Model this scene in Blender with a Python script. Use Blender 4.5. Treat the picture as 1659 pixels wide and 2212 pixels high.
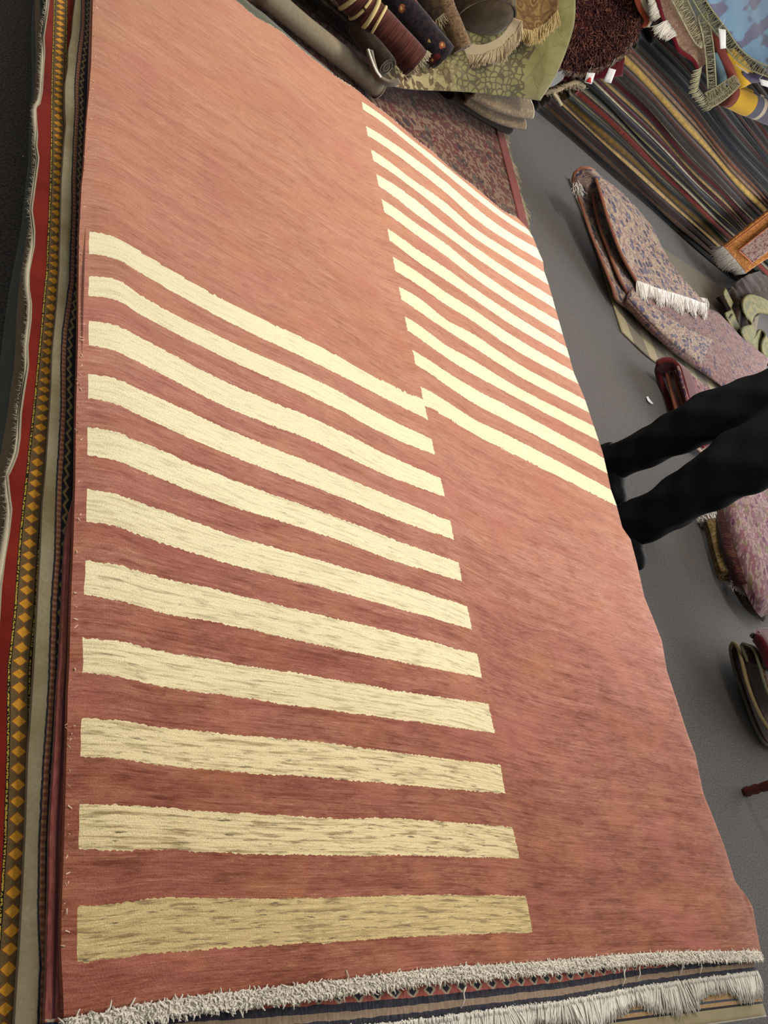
import bpy, bmesh, math, random
import numpy as np
from mathutils import Vector, Matrix
random.seed(7); rng = np.random.default_rng(7)
scene = bpy.context.scene
for o in list(bpy.data.objects): bpy.data.objects.remove(o)

# ------------------------------------------------------------------ camera
FPX = 1907.8; CX, CY = 829.5, 1106.0; W, H = 1659, 2212
CAMZ = 1.40                       # the phone is held 1.4 m above the carpet
CAM = np.array([0., 0., CAMZ])
def cray(p): return np.array([p[0]-CX, -(p[1]-CY), -FPX])
AY = cray((260.24, -2271.69)); AY /= np.linalg.norm(AY)      # along the pile of rugs
AX = cray((2902.52, 1834.22)); AX /= np.linalg.norm(AX)      # across the pile of rugs
AZ = np.cross(AX, AY)
ROT = np.array([AX, AY, AZ])
cam_data = bpy.data.cameras.new('camera'); cam = bpy.data.objects.new('camera', cam_data)
scene.collection.objects.link(cam); scene.camera = cam
cam.matrix_world = Matrix([[*ROT[0], 0], [*ROT[1], 0], [*ROT[2], CAMZ], [0, 0, 0, 1]])
cam_data.sensor_fit = 'VERTICAL'; cam_data.sensor_height = 24; cam_data.lens = 24*FPX/H
cam_data.clip_start = .02

# ------------------------------------------------------------------ world, lights, exposure
world = bpy.data.worlds.new('world'); scene.world = world; world.use_nodes = True
bgn = world.node_tree.nodes['Background']
bgn.inputs[0].default_value = (1.0, .96, .9, 1); bgn.inputs[1].default_value = .30
scene.view_settings.view_transform = 'Standard'; scene.view_settings.look = 'None'
scene.view_settings.exposure = 0.38; scene.view_settings.gamma = 1
def area(name, loc, target, sx, sy, power, col):
    d = bpy.data.lights.new(name, 'AREA'); d.shape = 'RECTANGLE'; d.size = sx; d.size_y = sy
    d.energy = power; d.color = col
    o = bpy.data.objects.new(name, d); scene.collection.objects.link(o); o.location = loc
    o.rotation_euler = (Vector(target)-Vector(loc)).to_track_quat('-Z', 'Y').to_euler()
    return o
area('window_light', (7.6, 2.2, 1.5), (1.5, 1.4, .2), 5.0, 1.9, 200, (1.0, .985, .96))
area('ceiling_lamp_light', (2.6, 2.9, 2.75), (2.2, 2.3, 0), 1.2, .6, 54, (1.0, .92, .80))
area('ceiling_lamp_light', (1.6, .9, 2.75), (1.5, .9, 0), 1.4, .7, 22, (1.0, .93, .82))

# ------------------------------------------------------------------ pixel -> place in the room
def dirw(px, py): return ROT @ cray((px, py))
def P(px, py, z=0.):
    d = dirw(px, py); return CAM + d*((z-CAMZ)/d[2])
def PY(px, py, y):
    d = dirw(px, py); return CAM + d*(y/d[1])
def PX(px, py, x):
    d = dirw(px, py); return CAM + d*(x/d[0])
PILE = .25
def HT(x, y):                     # soft relief of the top of the pile
    r = .007*np.sin(2.6*x+1.2*y)+.006*np.sin(4.1*y-1.3*x+.8)+.003*np.sin(9*x-5*y)+.003*np.sin(11*y+6*x)
    d = np.clip(x-2.36, 0, .22); e = np.clip(.68-x, 0, .3)
    return PILE + r - d*d*.9 - e*e*.4
def PT(px, py, off=0.):           # on the undulating top of the pile (arrays allowed)
    px = np.asarray(px, float); py = np.asarray(py, float)
    D = np.stack([px-CX, -(py-CY), -FPX*np.ones_like(px)], -1) @ ROT.T
    z = np.full(px.shape, PILE+off)
    for _ in range(30):
        t = (z-CAMZ)/D[..., 2]
        z = .6*z+.4*(HT(D[..., 0]*t, D[..., 1]*t)+off)
    t = (z-CAMZ)/D[..., 2]
    return np.stack([D[..., 0]*t, D[..., 1]*t, z], -1)

# ------------------------------------------------------------------ objects
COL = scene.collection
def tag(o, label=None, cat=None, group=None, kind=None):
    if label: o['label'] = label
    if cat: o['category'] = cat
    if group: o['group'] = group
    if kind: o['kind'] = kind
    return o
def empty(name, loc, label, cat, group=None):
    o = bpy.data.objects.new(name, None); COL.objects.link(o); o.location = loc
    o.empty_display_size = .05
    return tag(o, label, cat, group)
def mesh_obj(name, verts, faces, mat, parent=None, uvs=None, attrs=None, smooth=True):
    me = bpy.data.meshes.new(name)
    v = np.asarray(verts, float)
    if parent is not None: v = v-np.array(parent.location)
    me.from_pydata(v.tolist(), [], [list(map(int, f)) for f in faces])
    if uvs is not None:
        ul = me.uv_layers.new(name='UVMap'); li = np.zeros(len(me.loops), int)
        me.loops.foreach_get('vertex_index', li)
        ul.data.foreach_set('uv', np.asarray(uvs, float)[li].ravel())
    for k, a in (attrs or {}).items():
        at = me.attributes.new(k, 'FLOAT', 'POINT'); at.data.foreach_set('value', np.asarray(a, float).ravel())
    if smooth: me.polygons.foreach_set('use_smooth', [True]*len(me.polygons))
    me.update()
    if mat: me.materials.append(mat)
    o = bpy.data.objects.new(name, me); COL.objects.link(o)
    if parent is not None: o.parent = parent
    return o
def grid_faces(nr, nc):
    i = np.arange(nr*nc).reshape(nr, nc)
    return np.stack([i[:-1, :-1], i[:-1, 1:], i[1:, 1:], i[1:, :-1]], -1).reshape(-1, 4)
def solid(o, t, off=-1.):
    m = o.modifiers.new('thickness', 'SOLIDIFY'); m.thickness = t; m.offset = off; return o
def catmull(pts, n):
    pts = np.asarray(pts, float); m = len(pts)
    p = np.concatenate([[2*pts[0]-pts[1]], pts, [2*pts[-1]-pts[-2]]])
    t = np.linspace(0, m-1, n); i = np.minimum(t.astype(int), m-2); f = (t-i)
    f = f.reshape((-1,)+(1,)*(pts.ndim-1))
    a, b, c, d = p[i], p[i+1], p[i+2], p[i+3]
    return .5*((2*b)+(-a+c)*f+(2*a-5*b+4*c-d)*f**2+(-a+3*b-3*c+d)*f**3)
def patch(name, ctrl, mat, thick=.01, nu=40, nv=40, parent=None, wob=0., ws=9., seed=0, up=True):
    """ctrl: rows of 3-D control points -> smooth cloth sheet"""
    c = np.asarray(ctrl, float)
    g = catmull(c, nv); g = np.stack([catmull(r, nu) for r in g])
    du = np.gradient(g, axis=1); dv = np.gradient(g, axis=0)
    n = np.cross(du, dv); n /= np.linalg.norm(n, axis=-1, keepdims=True)+1e-9
    if up and (n[..., 2].mean() < 0): flip = True; n = -n
    else: flip = False
    if wob:
        q = g+seed
        s = np.sin(q[..., 0]*ws+q[..., 1]*ws*.7)+.6*np.sin(q[..., 1]*ws*1.9-q[..., 2]*ws*1.3+1)+.5*np.sin(q[..., 0]*ws*2.7+q[..., 2]*ws*2)
        g = g+n*(s*wob)[..., None]
    lu = np.concatenate([np.zeros((nv, 1)), np.cumsum(np.linalg.norm(np.diff(g, axis=1), axis=-1), 1)], 1)
    lv = np.concatenate([np.zeros((1, nu)), np.cumsum(np.linalg.norm(np.diff(g, axis=0), axis=-1), 0)], 0)
    f = grid_faces(nv, nu)
    if flip: f = f[:, ::-1]
    o = mesh_obj(name, g.reshape(-1, 3), f, mat, parent, uvs=np.stack([lu, lv], -1).reshape(-1, 2))
    return solid(o, thick)
def sweep_sheet(name, path, vec, mat, thick=.012, n=90, m=24, parent=None, wob=.0, seed=0, centre=0.):
    """a rug folded or rolled: path = 3-D cross-section, swept along vec"""
    p = catmull(path, n); vec = np.asarray(vec, float)
    L = np.linalg.norm(vec); s = np.linspace(0, 1, m)
    g = p[None]+s[:, None, None]*vec[None, None]
    if wob:
        g[..., 2] += wob*np.sin(s*L*7+seed)[:, None]*(.4+.6*np.sin(np.linspace(0, 5, n)+seed))[None]
        g[..., 1] += wob*np.sin(s*L*5+seed*2)[:, None]
    al = np.concatenate([[0], np.cumsum(np.linalg.norm(np.diff(p, axis=0), axis=1))])
    uv = np.stack([np.broadcast_to(al, (m, n)), np.broadcast_to((s*L)[:, None], (m, n))], -1)
    o = mesh_obj(name, g.reshape(-1, 3), grid_faces(m, n), mat, parent, uvs=uv.reshape(-1, 2))
    return solid(o, thick, 0.)
def roll_sheet(name, a, b, r, mat, turns=2.6, thick=.011, parent=None, squash=1., phase=0., m=20):
    a = np.asarray(a, float); b = np.asarray(b, float); ax = b-a; L = np.linalg.norm(ax); ax /= L
    e1 = np.cross(ax, [0, 0, 1.]); e1 /= np.linalg.norm(e1); e2 = np.cross(e1, ax)
    n = int(44*turns); th = np.linspace(0, turns*2*math.pi, n)+phase
    rr = np.linspace(r-thick/2, max(r-thick*1.45*turns, .006), n)
    sec = rr[:, None]*(np.cos(th)[:, None]*e1*(1)+np.sin(th)[:, None]*e2*squash)
    s = np.linspace(0, 1, m)
    sag = .002*np.sin(s*7+phase)
    g = a+s[:, None, None]*(b-a)+sec[None]*(1+.015*np.sin(s*17+phase))[:, None, None]
    g[..., 2] += sag[:, None]
    al = np.concatenate([[0], np.cumsum(np.linalg.norm(np.diff(sec, axis=0), axis=1))])
    uv = np.stack([np.broadcast_to(al, (m, n)), np.broadcast_to((s*L)[:, None], (m, n))], -1)
    return solid(mesh_obj(name, g.reshape(-1, 3), grid_faces(m, n), mat, parent, uvs=uv.reshape(-1, 2)), thick, 0.)
def strands(name, roots, dirs, mat, parent, r=.0016, seg=3, curl=.25, sag=0., stuff=True, sides=3):
    """many threads: roots (n,3), dirs (n,3) with length"""
    V = []; F = []; k = 0
    for p, d in zip(np.asarray(roots, float), np.asarray(dirs, float)):
        L = np.linalg.norm(d); q = np.cross(d, [.3, .2, 1.]); q /= np.linalg.norm(q)+1e-9; w = np.cross(d/L, q)
        c1, c2 = (rng.random(2)-.5)*2*curl*L
        for s in range(seg+1):
            t = s/seg; c = p+d*t+q*c1*t*t+w*c2*math.sin(t*3)*.5; c = c+np.array([0, 0, -sag*t*t])
            rad = r*(1-.45*t)
            for j in range(sides):
                a = 6.283*j/sides; V.append(c+q*math.cos(a)*rad+w*math.sin(a)*rad)
            if s:
                for j in range(sides):
                    a0 = k+(s-1)*sides+j; a1 = k+(s-1)*sides+(j+1) % sides
                    F.append((a0, a1, a1+sides, a0+sides))
        F.append(tuple(k+seg*sides+j for j in range(sides)))
        k += (seg+1)*sides
    o = mesh_obj(name, V, F, mat, parent)
    if stuff: o['kind'] = 'stuff'
    return o
def along(pts, n):
    pts = np.asarray(pts, float); l = np.concatenate([[0], np.cumsum(np.linalg.norm(np.diff(pts, axis=0), axis=1))])
    t = np.sort(rng.random(n))*l[-1]
    return np.stack([np.interp(t, l, pts[:, i]) for i in range(3)], -1)
def fringe(parent, pts, d, n, mat, r=.0016, jit=.3, curl=.25, sag=0., name='fringe', lenvar=.3, spread=0.):
    roots = along(pts, n); d = np.asarray(d, float); L = np.linalg.norm(d)
    dd = d[None]*(1+(rng.random((n, 1))-.5)*2*lenvar)+rng.normal(size=(n, 3))*L*jit*np.array([1, 1, .4])
    if spread:
        ph = along([[0, 0, 0], [1, 0, 0]], n)[:, 0]
        dd = dd+np.sin(ph*40)[:, None]*np.array([.5, -.3, 0])*L*spread
    return strands(name, roots, dd, mat, parent, r=r, curl=curl, sag=sag)
def tube_pts(name, pts, r, mat, parent=None, sides=8, uvs=True):
    pts = np.asarray(pts, float); n = len(pts); t = np.gradient(pts, axis=0); t /= np.linalg.norm(t, axis=1)[:, None]+1e-9
    q = np.cross(t, [.13, .2, 1.]); q /= np.linalg.norm(q, axis=1)[:, None]; w = np.cross(t, q)
    r = np.broadcast_to(np.asarray(r, float), (n,))
    a = np.linspace(0, 2*math.pi, sides, endpoint=False)
    g = pts[:, None]+(q[:, None]*np.cos(a)[None, :, None]+w[:, None]*np.sin(a)[None, :, None])*r[:, None, None]
    F = []
    for i in range(n-1):
        for j in range(sides):
            k = (j+1) % sides; F.append((i*sides+j, i*sides+k, (i+1)*sides+k, (i+1)*sides+j))
    F.append(tuple(range(sides))[::-1]); F.append(tuple((n-1)*sides+j for j in range(sides)))
    return mesh_obj(name, g.reshape(-1, 3), F, mat, parent)
def box(name, lo, hi, mat, parent=None, bev=.0):
    x0, y0, z0 = lo; x1, y1, z1 = hi
    v = [(x0, y0, z0), (x1, y0, z0), (x1, y1, z0), (x0, y1, z0), (x0, y0, z1), (x1, y0, z1), (x1, y1, z1), (x0, y1, z1)]
    f = [(3, 2, 1, 0), (4, 5, 6, 7), (0, 1, 5, 4), (1, 2, 6, 5), (2, 3, 7, 6), (3, 0, 4, 7)]
    o = mesh_obj(name, v, f, mat, parent, smooth=False)
    if bev:
        m = o.modifiers.new('bevel', 'BEVEL'); m.width = bev; m.segments = 3
    return o

# ------------------------------------------------------------------ materials
def C(r, g, b):
    f = lambda c: (c/255/12.92) if c/255 <= .04045 else ((c/255+.055)/1.055)**2.4
    return (f(r), f(g), f(b), 1)
class M:
    def __init__(s, name, rough=.95, sheen=0., bump=0., spec=.1):
        s.m = bpy.data.materials.new(name); s.m.use_nodes = True; s.t = s.m.node_tree; s.N = s.t.nodes
        s.b = s.N['Principled BSDF']; s.b.inputs['Roughness'].default_value = rough
        s.b.inputs['Specular IOR Level'].default_value = spec
        if sheen:
            s.b.inputs['Sheen Weight'].default_value = sheen; s.b.inputs['Sheen Roughness'].default_value = .45
    def put(s, sock, v):
        if isinstance(v, bpy.types.NodeSocket): s.t.links.new(v, sock)
        elif isinstance(v, (tuple, list)) and len(v) == 3 and sock.type == 'RGBA': sock.default_value = (*v, 1)
        else: sock.default_value = v
    def math(s, op, a, b=0., c=0.):
        n = s.N.new('ShaderNodeMath'); n.operation = op
        for i, v in enumerate((a, b, c)):
            if i < len(n.inputs): s.put(n.inputs[i], v)
        return n.outputs[0]
    def mix(s, f, a, b, blend='MIX'):
        n = s.N.new('ShaderNodeMix'); n.data_type = 'RGBA'; n.blend_type = blend
        s.put(n.inputs[0], f); s.put(n.inputs[6], a); s.put(n.inputs[7], b); return n.outputs[2]
    def uv(s):
        n = s.N.new('ShaderNodeUVMap'); n.uv_map = 'UVMap'; return n.outputs[0]
    def obj(s):
        return s.N.new('ShaderNodeTexCoord').outputs['Object']
    def attr(s, k):
        n = s.N.new('ShaderNodeAttribute'); n.attribute_name = k; return n.outputs['Fac']
    def scale(s, v, sx, sy, sz=1., off=(0, 0, 0)):
        n = s.N.new('ShaderNodeMapping'); s.put(n.inputs[0], v); n.inputs['Scale'].default_value = (sx, sy, sz); n.inputs['Location'].default_value = off
        return n.outputs[0]
    def noise(s, v, sc=1., det=3., rough=.6, dim='3D'):
        n = s.N.new('ShaderNodeTexNoise'); n.noise_dimensions = dim
        s.put(n.inputs['Vector'], v); n.inputs['Scale'].default_value = sc; n.inputs['Detail'].default_value = det; n.inputs['Roughness'].default_value = rough
        return n.outputs[0]
    def vor(s, v, sc=1., rnd=1., feat='F1'):
        n = s.N.new('ShaderNodeTexVoronoi'); n.feature = feat; s.put(n.inputs['Vector'], v); n.inputs['Scale'].default_value = sc; n.inputs['Randomness'].default_value = rnd
        return n.outputs[0], (n.outputs[1] if feat != 'DISTANCE_TO_EDGE' else None)
    def ramp(s, f, stops, interp='LINEAR'):
        n = s.N.new('ShaderNodeValToRGB'); s.put(n.inputs[0], f); r = n.color_ramp; r.interpolation = interp
        while len(r.elements) < len(stops): r.elements.new(.5)
        for e, (p, c) in zip(r.elements, stops): e.position = p; e.color = c
        return n.outputs[0]
    def sep(s, v):
        n = s.N.new('ShaderNodeSeparateXYZ'); s.put(n.inputs[0], v); return n.outputs
    def map(s, v, a, b, c, d):
        n = s.N.new('ShaderNodeMapRange'); s.put(n.inputs[0], v)
        for i, k in enumerate((a, b, c, d)): n.inputs[i+1].default_value = k
        return n.outputs[0]
    def band(s, x, a, b): return s.math('MULTIPLY', s.math('GREATER_THAN', x, a), s.math('LESS_THAN', x, b))
    def bump(s, h, st=.4, dist=.002):
        n = s.N.new('ShaderNodeBump'); s.put(n.inputs['Height'], h); n.inputs['Strength'].default_value = st; n.inputs['Distance'].default_value = dist
        s.t.links.new(n.outputs[0], s.b.inputs['Normal'])
    def out(s, c): s.put(s.b.inputs['Base Color'], c); return s.m
def plain(name, c, var=.12, sc=120., rough=.95, sheen=.15, c2=None, spec=.1):
    m = M(name, rough, sheen, spec=spec); o = m.obj()
    n = m.noise(o, sc, 4); n2 = m.noise(o, 9, 2)
    f = m.map(m.math('ADD', m.math('MULTIPLY', n, .6), m.math('MULTIPLY', n2, .4)), .3, .7, 0, 1)
    a = tuple(v*(1-var*1.6) for v in c[:3])+(1,); b = tuple(min(1, v*(1+var*1.6)) for v in c[:3])+(1,)
    m.bump(n, .5, .002)
    return m.out(m.mix(f, a, c2 or b))
def oriental(name, cols, sc=16., field=None, border=None, fine=150., sheen=.2, stretch=(1, 1), contrast=1.):
    """patterned pile: flower-like cells over a ground, worn by noise"""
    m = M(name, .95, sheen); uv = m.scale(m.uv(), *stretch)
    wv = m.noise(uv, sc*.6, 2)
    off = m.N.new('ShaderNodeVectorMath'); off.operation = 'ADD'; m.put(off.inputs[0], uv)
    sc3 = m.N.new('ShaderNodeVectorMath'); sc3.operation = 'SCALE'
    cn = m.N.new('ShaderNodeTexNoise'); m.put(cn.inputs['Vector'], uv); cn.inputs['Scale'].default_value = sc*.5
    m.put(sc3.inputs[0], cn.outputs[1]); sc3.inputs['Scale'].default_value = .6/sc; m.put(off.inputs[1], sc3.outputs[0])
    d1, c1 = m.vor(off.outputs[0], sc, .7)
    d2, c2 = m.vor(off.outputs[0], sc*2.3, .9)
    e, _ = m.vor(off.outputs[0], sc, .7, 'DISTANCE_TO_EDGE')
    h = m.sep(c1)[0]; h2 = m.sep(c2)[1]
    k = len(cols)
    ca = m.ramp(h, [(i/k, cols[i]) for i in range(k)], 'CONSTANT')
    cb = m.ramp(h2, [(i/k, cols[(i*2+1) % k]) for i in range(k)], 'CONSTANT')
    ring = m.math('LESS_THAN', m.math('MODULO', m.math('MULTIPLY', d1, 3.4), 1.), .5)
    c = m.mix(ring, ca, cb)
    c = m.mix(m.math('LESS_THAN', e, .10), c, cols[0])
    if field: c = m.mix(m.math('GREATER_THAN', wv, .52), c, m.mix(.65, c, field))
    fn = m.noise(m.uv(), fine, 3, .7)
    c = m.mix(m.map(fn, .3, .7, 0, .30), c, m.mix(.5, cols[0], cols[-1]))
    mid = m.noise(m.uv(), sc*2.2, 3, .6); c = m.mix(m.map(mid, .54, .62, 0, .75), c, cols[1 % len(cols)]); c = m.mix(m.map(mid, .44, .38, 0, .6), c, cols[-1])
    c = m.mix(.55, c, m.mix(1., c, m.ramp(fn, [(.3, (.55, .55, .55, 1)), (.7, (1.25, 1.25, 1.25, 1))]), 'MULTIPLY'))
    m.bump(fn, .5, .002)
    return m.out(c)

def worn_oriental(name, ground, warm, blue, navy, cream, bl=.5):
    m = M(name, .95, .08); UV = m.uv()
    cn = m.N.new('ShaderNodeTexNoise'); m.put(cn.inputs['Vector'], UV); cn.inputs['Scale'].default_value = 22
    ad = m.N.new('ShaderNodeVectorMath'); ad.operation = 'MULTIPLY_ADD'; m.put(ad.inputs[0], cn.outputs[1]); ad.inputs[1].default_value = (.03, .03, 0); m.put(ad.inputs[2], UV); V = ad.outputs[0]
    s_ = m.sep(UV); d1, c1 = m.vor(V, 20, .55); d2, c2 = m.vor(V, 62, .8); h = m.sep(c1); h2 = m.sep(c2)
    zone = m.noise(UV, 4.5, 1); wave_ = m.math('SINE', m.math('ADD', m.math('MULTIPLY', s_[1], 22), m.math('MULTIPLY', s_[0], 5)))
    dens = m.math('ADD', m.map(zone, .35, .65, -.18, .18), m.math('MULTIPLY', wave_, .12))
    c = m.mix(m.map(m.noise(UV, 9, 2), .4, .6, 0, 1), ground, warm)
    c = m.mix(m.math('LESS_THAN', h2[0], .45), c, cream)
    big = m.math('MULTIPLY', m.math('LESS_THAN', d1, .46), m.math('LESS_THAN', h[0], m.math('ADD', dens, bl)))
    c = m.mix(big, c, m.mix(m.map(h[1], .3, .7, 0, 1), blue, navy)); c = m.mix(m.math('MULTIPLY', big, m.math('LESS_THAN', d1, .13)), c, cream)
    c = m.mix(m.math('MULTIPLY', m.math('LESS_THAN', d2, .3), m.math('LESS_THAN', h2[1], m.math('ADD', dens, .32))), c, blue)
    w_ = m.noise(UV, 130, 3, .7); c = m.mix(m.map(w_, .42, .62, 0, .5), c, ground); m.bump(w_, .5, .002)
    return m.out(c)

def carpet():
    m = M('grey_carpet', .95, .25); o = m.obj()
    n = m.noise(o, 170, 3, .7); n2 = m.noise(o, 2.2, 3); st = m.noise(m.scale(o, 60, 14), 8, 2)
    c = m.mix(m.map(n, .38, .62, 0, 1), C(46, 44, 43), C(108, 103, 100))
    c = m.mix(m.map(n2, .35, .65, 0, .25), c, C(74, 72, 76)); c = m.mix(m.map(st, .3, .7, 0, .3), c, C(60, 58, 56))
    m.bump(n, .9, .004); return m.out(c)
MAT_CARPET = carpet()

# ------------------------------------------------------------------ the setting
fl = mesh_obj('floor', [(-3.5, -3, 0), (9, -3, 0), (9, 7.5, 0), (-3.5, 7.5, 0)], [(0, 1, 2, 3)], MAT_CARPET, smooth=False); fl['kind'] = 'structure'
MAT_WALL = plain('painted_wall', C(176, 170, 160), .03, 30, .9, 0)
for nm, lo, hi in (('wall_far', (-3.5, 7.5, 0), (9.1, 7.6, 3)), ('wall_left', (-3.6, -3, 0), (-3.5, 7.6, 3)), ('wall_near', (-3.5, -3.1, 0), (9.1, -3, 3)),
                   ('wall_right', (9, -3, 0), (9.1, 7.5, .35))):
    box(nm, lo, hi, MAT_WALL)['kind'] = 'structure'

# ------------------------------------------------------------------ the terracotta rug with cream stripes
LX = [185, 260, 300, 500, 700, 850]
LE = [  # upper and lower line of each cream stripe of the left block, (x,y) on the seam last
 ([500, 518.7, 543.9, 657.2, 754.9, 835.5], (911.5, 863.2)), ([548, 562.8, 587.3, 698.2, 793.4, 869.3], (924.7, 906.6)),
 ([597, 606.9, 634.3, 739.2, 829.6, 909], (932, 948.8)), ([638.5, 652, 676.5, 779, 869.4, 946.4], (939.2, 982.6)),
 ([691.7, 706.4, 727, 830.8, 914, 988.6], (954.9, 1034.4)), ([743.7, 761.7, 782.6, 883.9, 963.4, 1033.2], (961.6, 1073)),
 ([807, 821.7, 839.3, 930.9, 1011.8, 1075.4], (973, 1126)), ([859, 877, 896, 985.1, 1060, 1120], (980.9, 1165.8)),
 ([921.7, 936.6, 952.6, 1036.2, 1107.3, 1164.6], (991, 1215)), ([982.7, 998, 1014.5, 1092.8, 1155.5, 1210.9], (998.3, 1254.7)),
 ([1057, 1069.5, 1084.4, 1155.5, 1213.4, 1258.4], (1011.5, 1310.2)), ([1125, 1140, 1155.5, 1219.4, 1270, 1311.4], (1019.5, 1359.6)),
 ([1210, 1222, 1233.9, 1282, 1330.3, 1365.7], (1032.5, 1412.7)), ([1283.8, 1298, 1309.8, 1350.8, 1395.4, 1427], (1041.7, 1464)),
 ([1378.7, 1386, 1395.4, 1432.8, 1462.9, 1491], (1058.5, 1520)), ([1454.6, 1462, 1472.6, 1503.9, 1532.5, 1552.5], (1069.4, 1583.9)),
 ([1551.5, 1557, 1563.9, 1585.6, 1604.9, 1623.6], (1081.4, 1653)), ([1635, 1639, 1645.9, 1666.4, 1680.8, 1693.6], (1091, 1713.3)),
 ([1738, 1737.5, 1741, 1755.6, 1766.4, 1768.8], (1107.9, 1786.9)), ([1834.7, 1835.5, 1835, 1842.4, 1847.2, 1848.3], (1122.4, 1854.4)),
 ([1958, 1950.6, 1943.6, 1940.7, 1940, 1934], (1135.6, 1935.1)), ([2078, 2068, 2062.7, 2047.5, 2036.9, 2025.6], (1150, 2013.5))]
RX = [900, 960, 1020, 1100]
RE = [((782.7, 220.4), [309.7, 356.8, 406.5, 468.9], (1143, 497)), ((783.5, 236), [323, 372.5, 421.9, 482.2], (1152, 514)),
 ((788.2, 271.3), [345, 390.5, 442.3, 501.8], (1160.6, 536)), ((793.7, 292.5), [366.5, 414, 467.6, 523], (1173, 566)),
 ((801, 322.3), [394.4, 436, 488.5, 541], (1176, 588)), ((807, 347.3), [412.7, 459.5, 509.7, 562], (1186.5, 616)),
 ((813, 375.5), [433.5, 483.8, 528.5, 584], (1190, 640)), ((817.7, 400.6), [463.6, 505.7, 550.4, 605], (1199, 667)),
 ((825, 430.4), [482.9, 524.5, 573, 629.4], (1205, 692)), ((830.5, 458.6), [508, 551, 597, 652], (1216, 723)),
 ((836.5, 493.9), [538, 577.3, 620, 673.3], (1224, 750)), ((841.5, 518.8), [564, 602.6, 644, 698.4], (1232, 775)),
 ((849.4, 554.9), [586.2, 629, 667, 720.3], (1238, 802)), ((854, 585.4), [613.6, 656, 692.9, 747.7], (1250, 830)),
 ((862, 620), [640.3, 688, 720.3, 774], (1262, 863)), ((867.4, 648), [669.3, 710.2, 747.7, 800], (1272, 891)),
 ((875.2, 684.2), [698.7, 743.7, 776.7, 826], (1282, 920.5)), ((880.7, 714.7), [727, 770, 807.3, 851], (1291, 951)),
 ((891, 755.5), [761, 800.5, 837, 878.4], (1302, 988)), ((898, 786.8), [788, 829, 869.2, 910.5], (1309, 1021)),
 ((907, 834), None, (1318, 1057)), ((918.8, 874), None, (1331, 1090.7))]
RE[20] = ((907, 834), [831, 863.9, 903, 941.8], (1318, 1057)); RE[21] = ((918.8, 874), [863, 896.8, 934.7, 974.8], (1331, 1090.7))
SEAM = np.array([(720, -100), (755, 60), (776, 190), (783, 228), (794, 292.5), (807, 347.3), (818, 401), (830.5, 458.6), (841.5, 518.8), (854, 585), (867.4, 648), (880.7, 714.7),
 (898, 786.8), (911.5, 850), (924.7, 906.6), (939.2, 982.6), (961.6, 1073), (980.9, 1165.8), (998.3, 1254.7), (1019.5, 1359.6), (1041.7, 1464), (1069.4, 1583.9), (1091, 1713.3),
 (1122.4, 1854.4), (1150, 2013.5), (1163, 2081)])
FAR = np.array([(205, -225), (300, -150), (400, -77), (455, -38), (509.6, 0), (548, 33.8), (603.7, 65), (656.7, 111), (724, 164), (772.5, 195), (807, 225), (835, 245.5), (869.7, 275),
 (901, 303.5), (932.4, 325.4), (963.8, 355), (991, 378), (1019.6, 398), (1060, 433), (1090, 458), (1118, 470.5), (1137, 490)], float)
RIGHT = np.array([(1137, 490), (1152, 514), (1160, 535), (1173, 564.5), (1176, 586.5), (1186, 614.7), (1198, 660), (1216, 723), (1230, 770.5), (1239.5, 805), (1263, 860), (1280, 911.6),
 (1302, 977), (1311.6, 1019), (1319.5, 1057), (1332, 1091.5), (1344.5, 1140), (1362.4, 1165), (1376, 1216.6), (1392, 1290), (1411, 1336), (1430, 1385), (1441, 1450), (1462.7, 1515),
 (1484.4, 1583), (1502, 1629), (1519.5, 1713.5), (1542, 1769.5), (1565, 1828), (1588, 1904), (1616, 1940), (1627.5, 1962.7), (1634, 2006), (1645, 2056.7)], float)
LEFT = np.array([(205, -225), (200.7, 0), (197, 135.6), (191.7, 208), (186, 271), (181, 361.7), (176.4, 400), (170.7, 513), (169.6, 626), (168.4, 739), (164, 897), (162.7, 1035.6),
 (158.7, 1171), (153, 1307), (150, 1430), (146.4, 1500), (143, 1661), (138.4, 1822), (132.5, 1983), (132, 2063), (136.4, 2144), (138, 2202)], float)
BOT = np.array([(138, 2202), (210, 2190), (284, 2175), (448, 2151), (612, 2134), (700, 2123), (800, 2110), (931, 2094.5), (1046, 2087), (1162, 2080), (1280, 2070), (1394, 2060), (1547, 2057), (1645, 2056.7)], float)
def seam_x(y): return np.interp(y, SEAM[:, 1], SEAM[:, 0])

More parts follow.
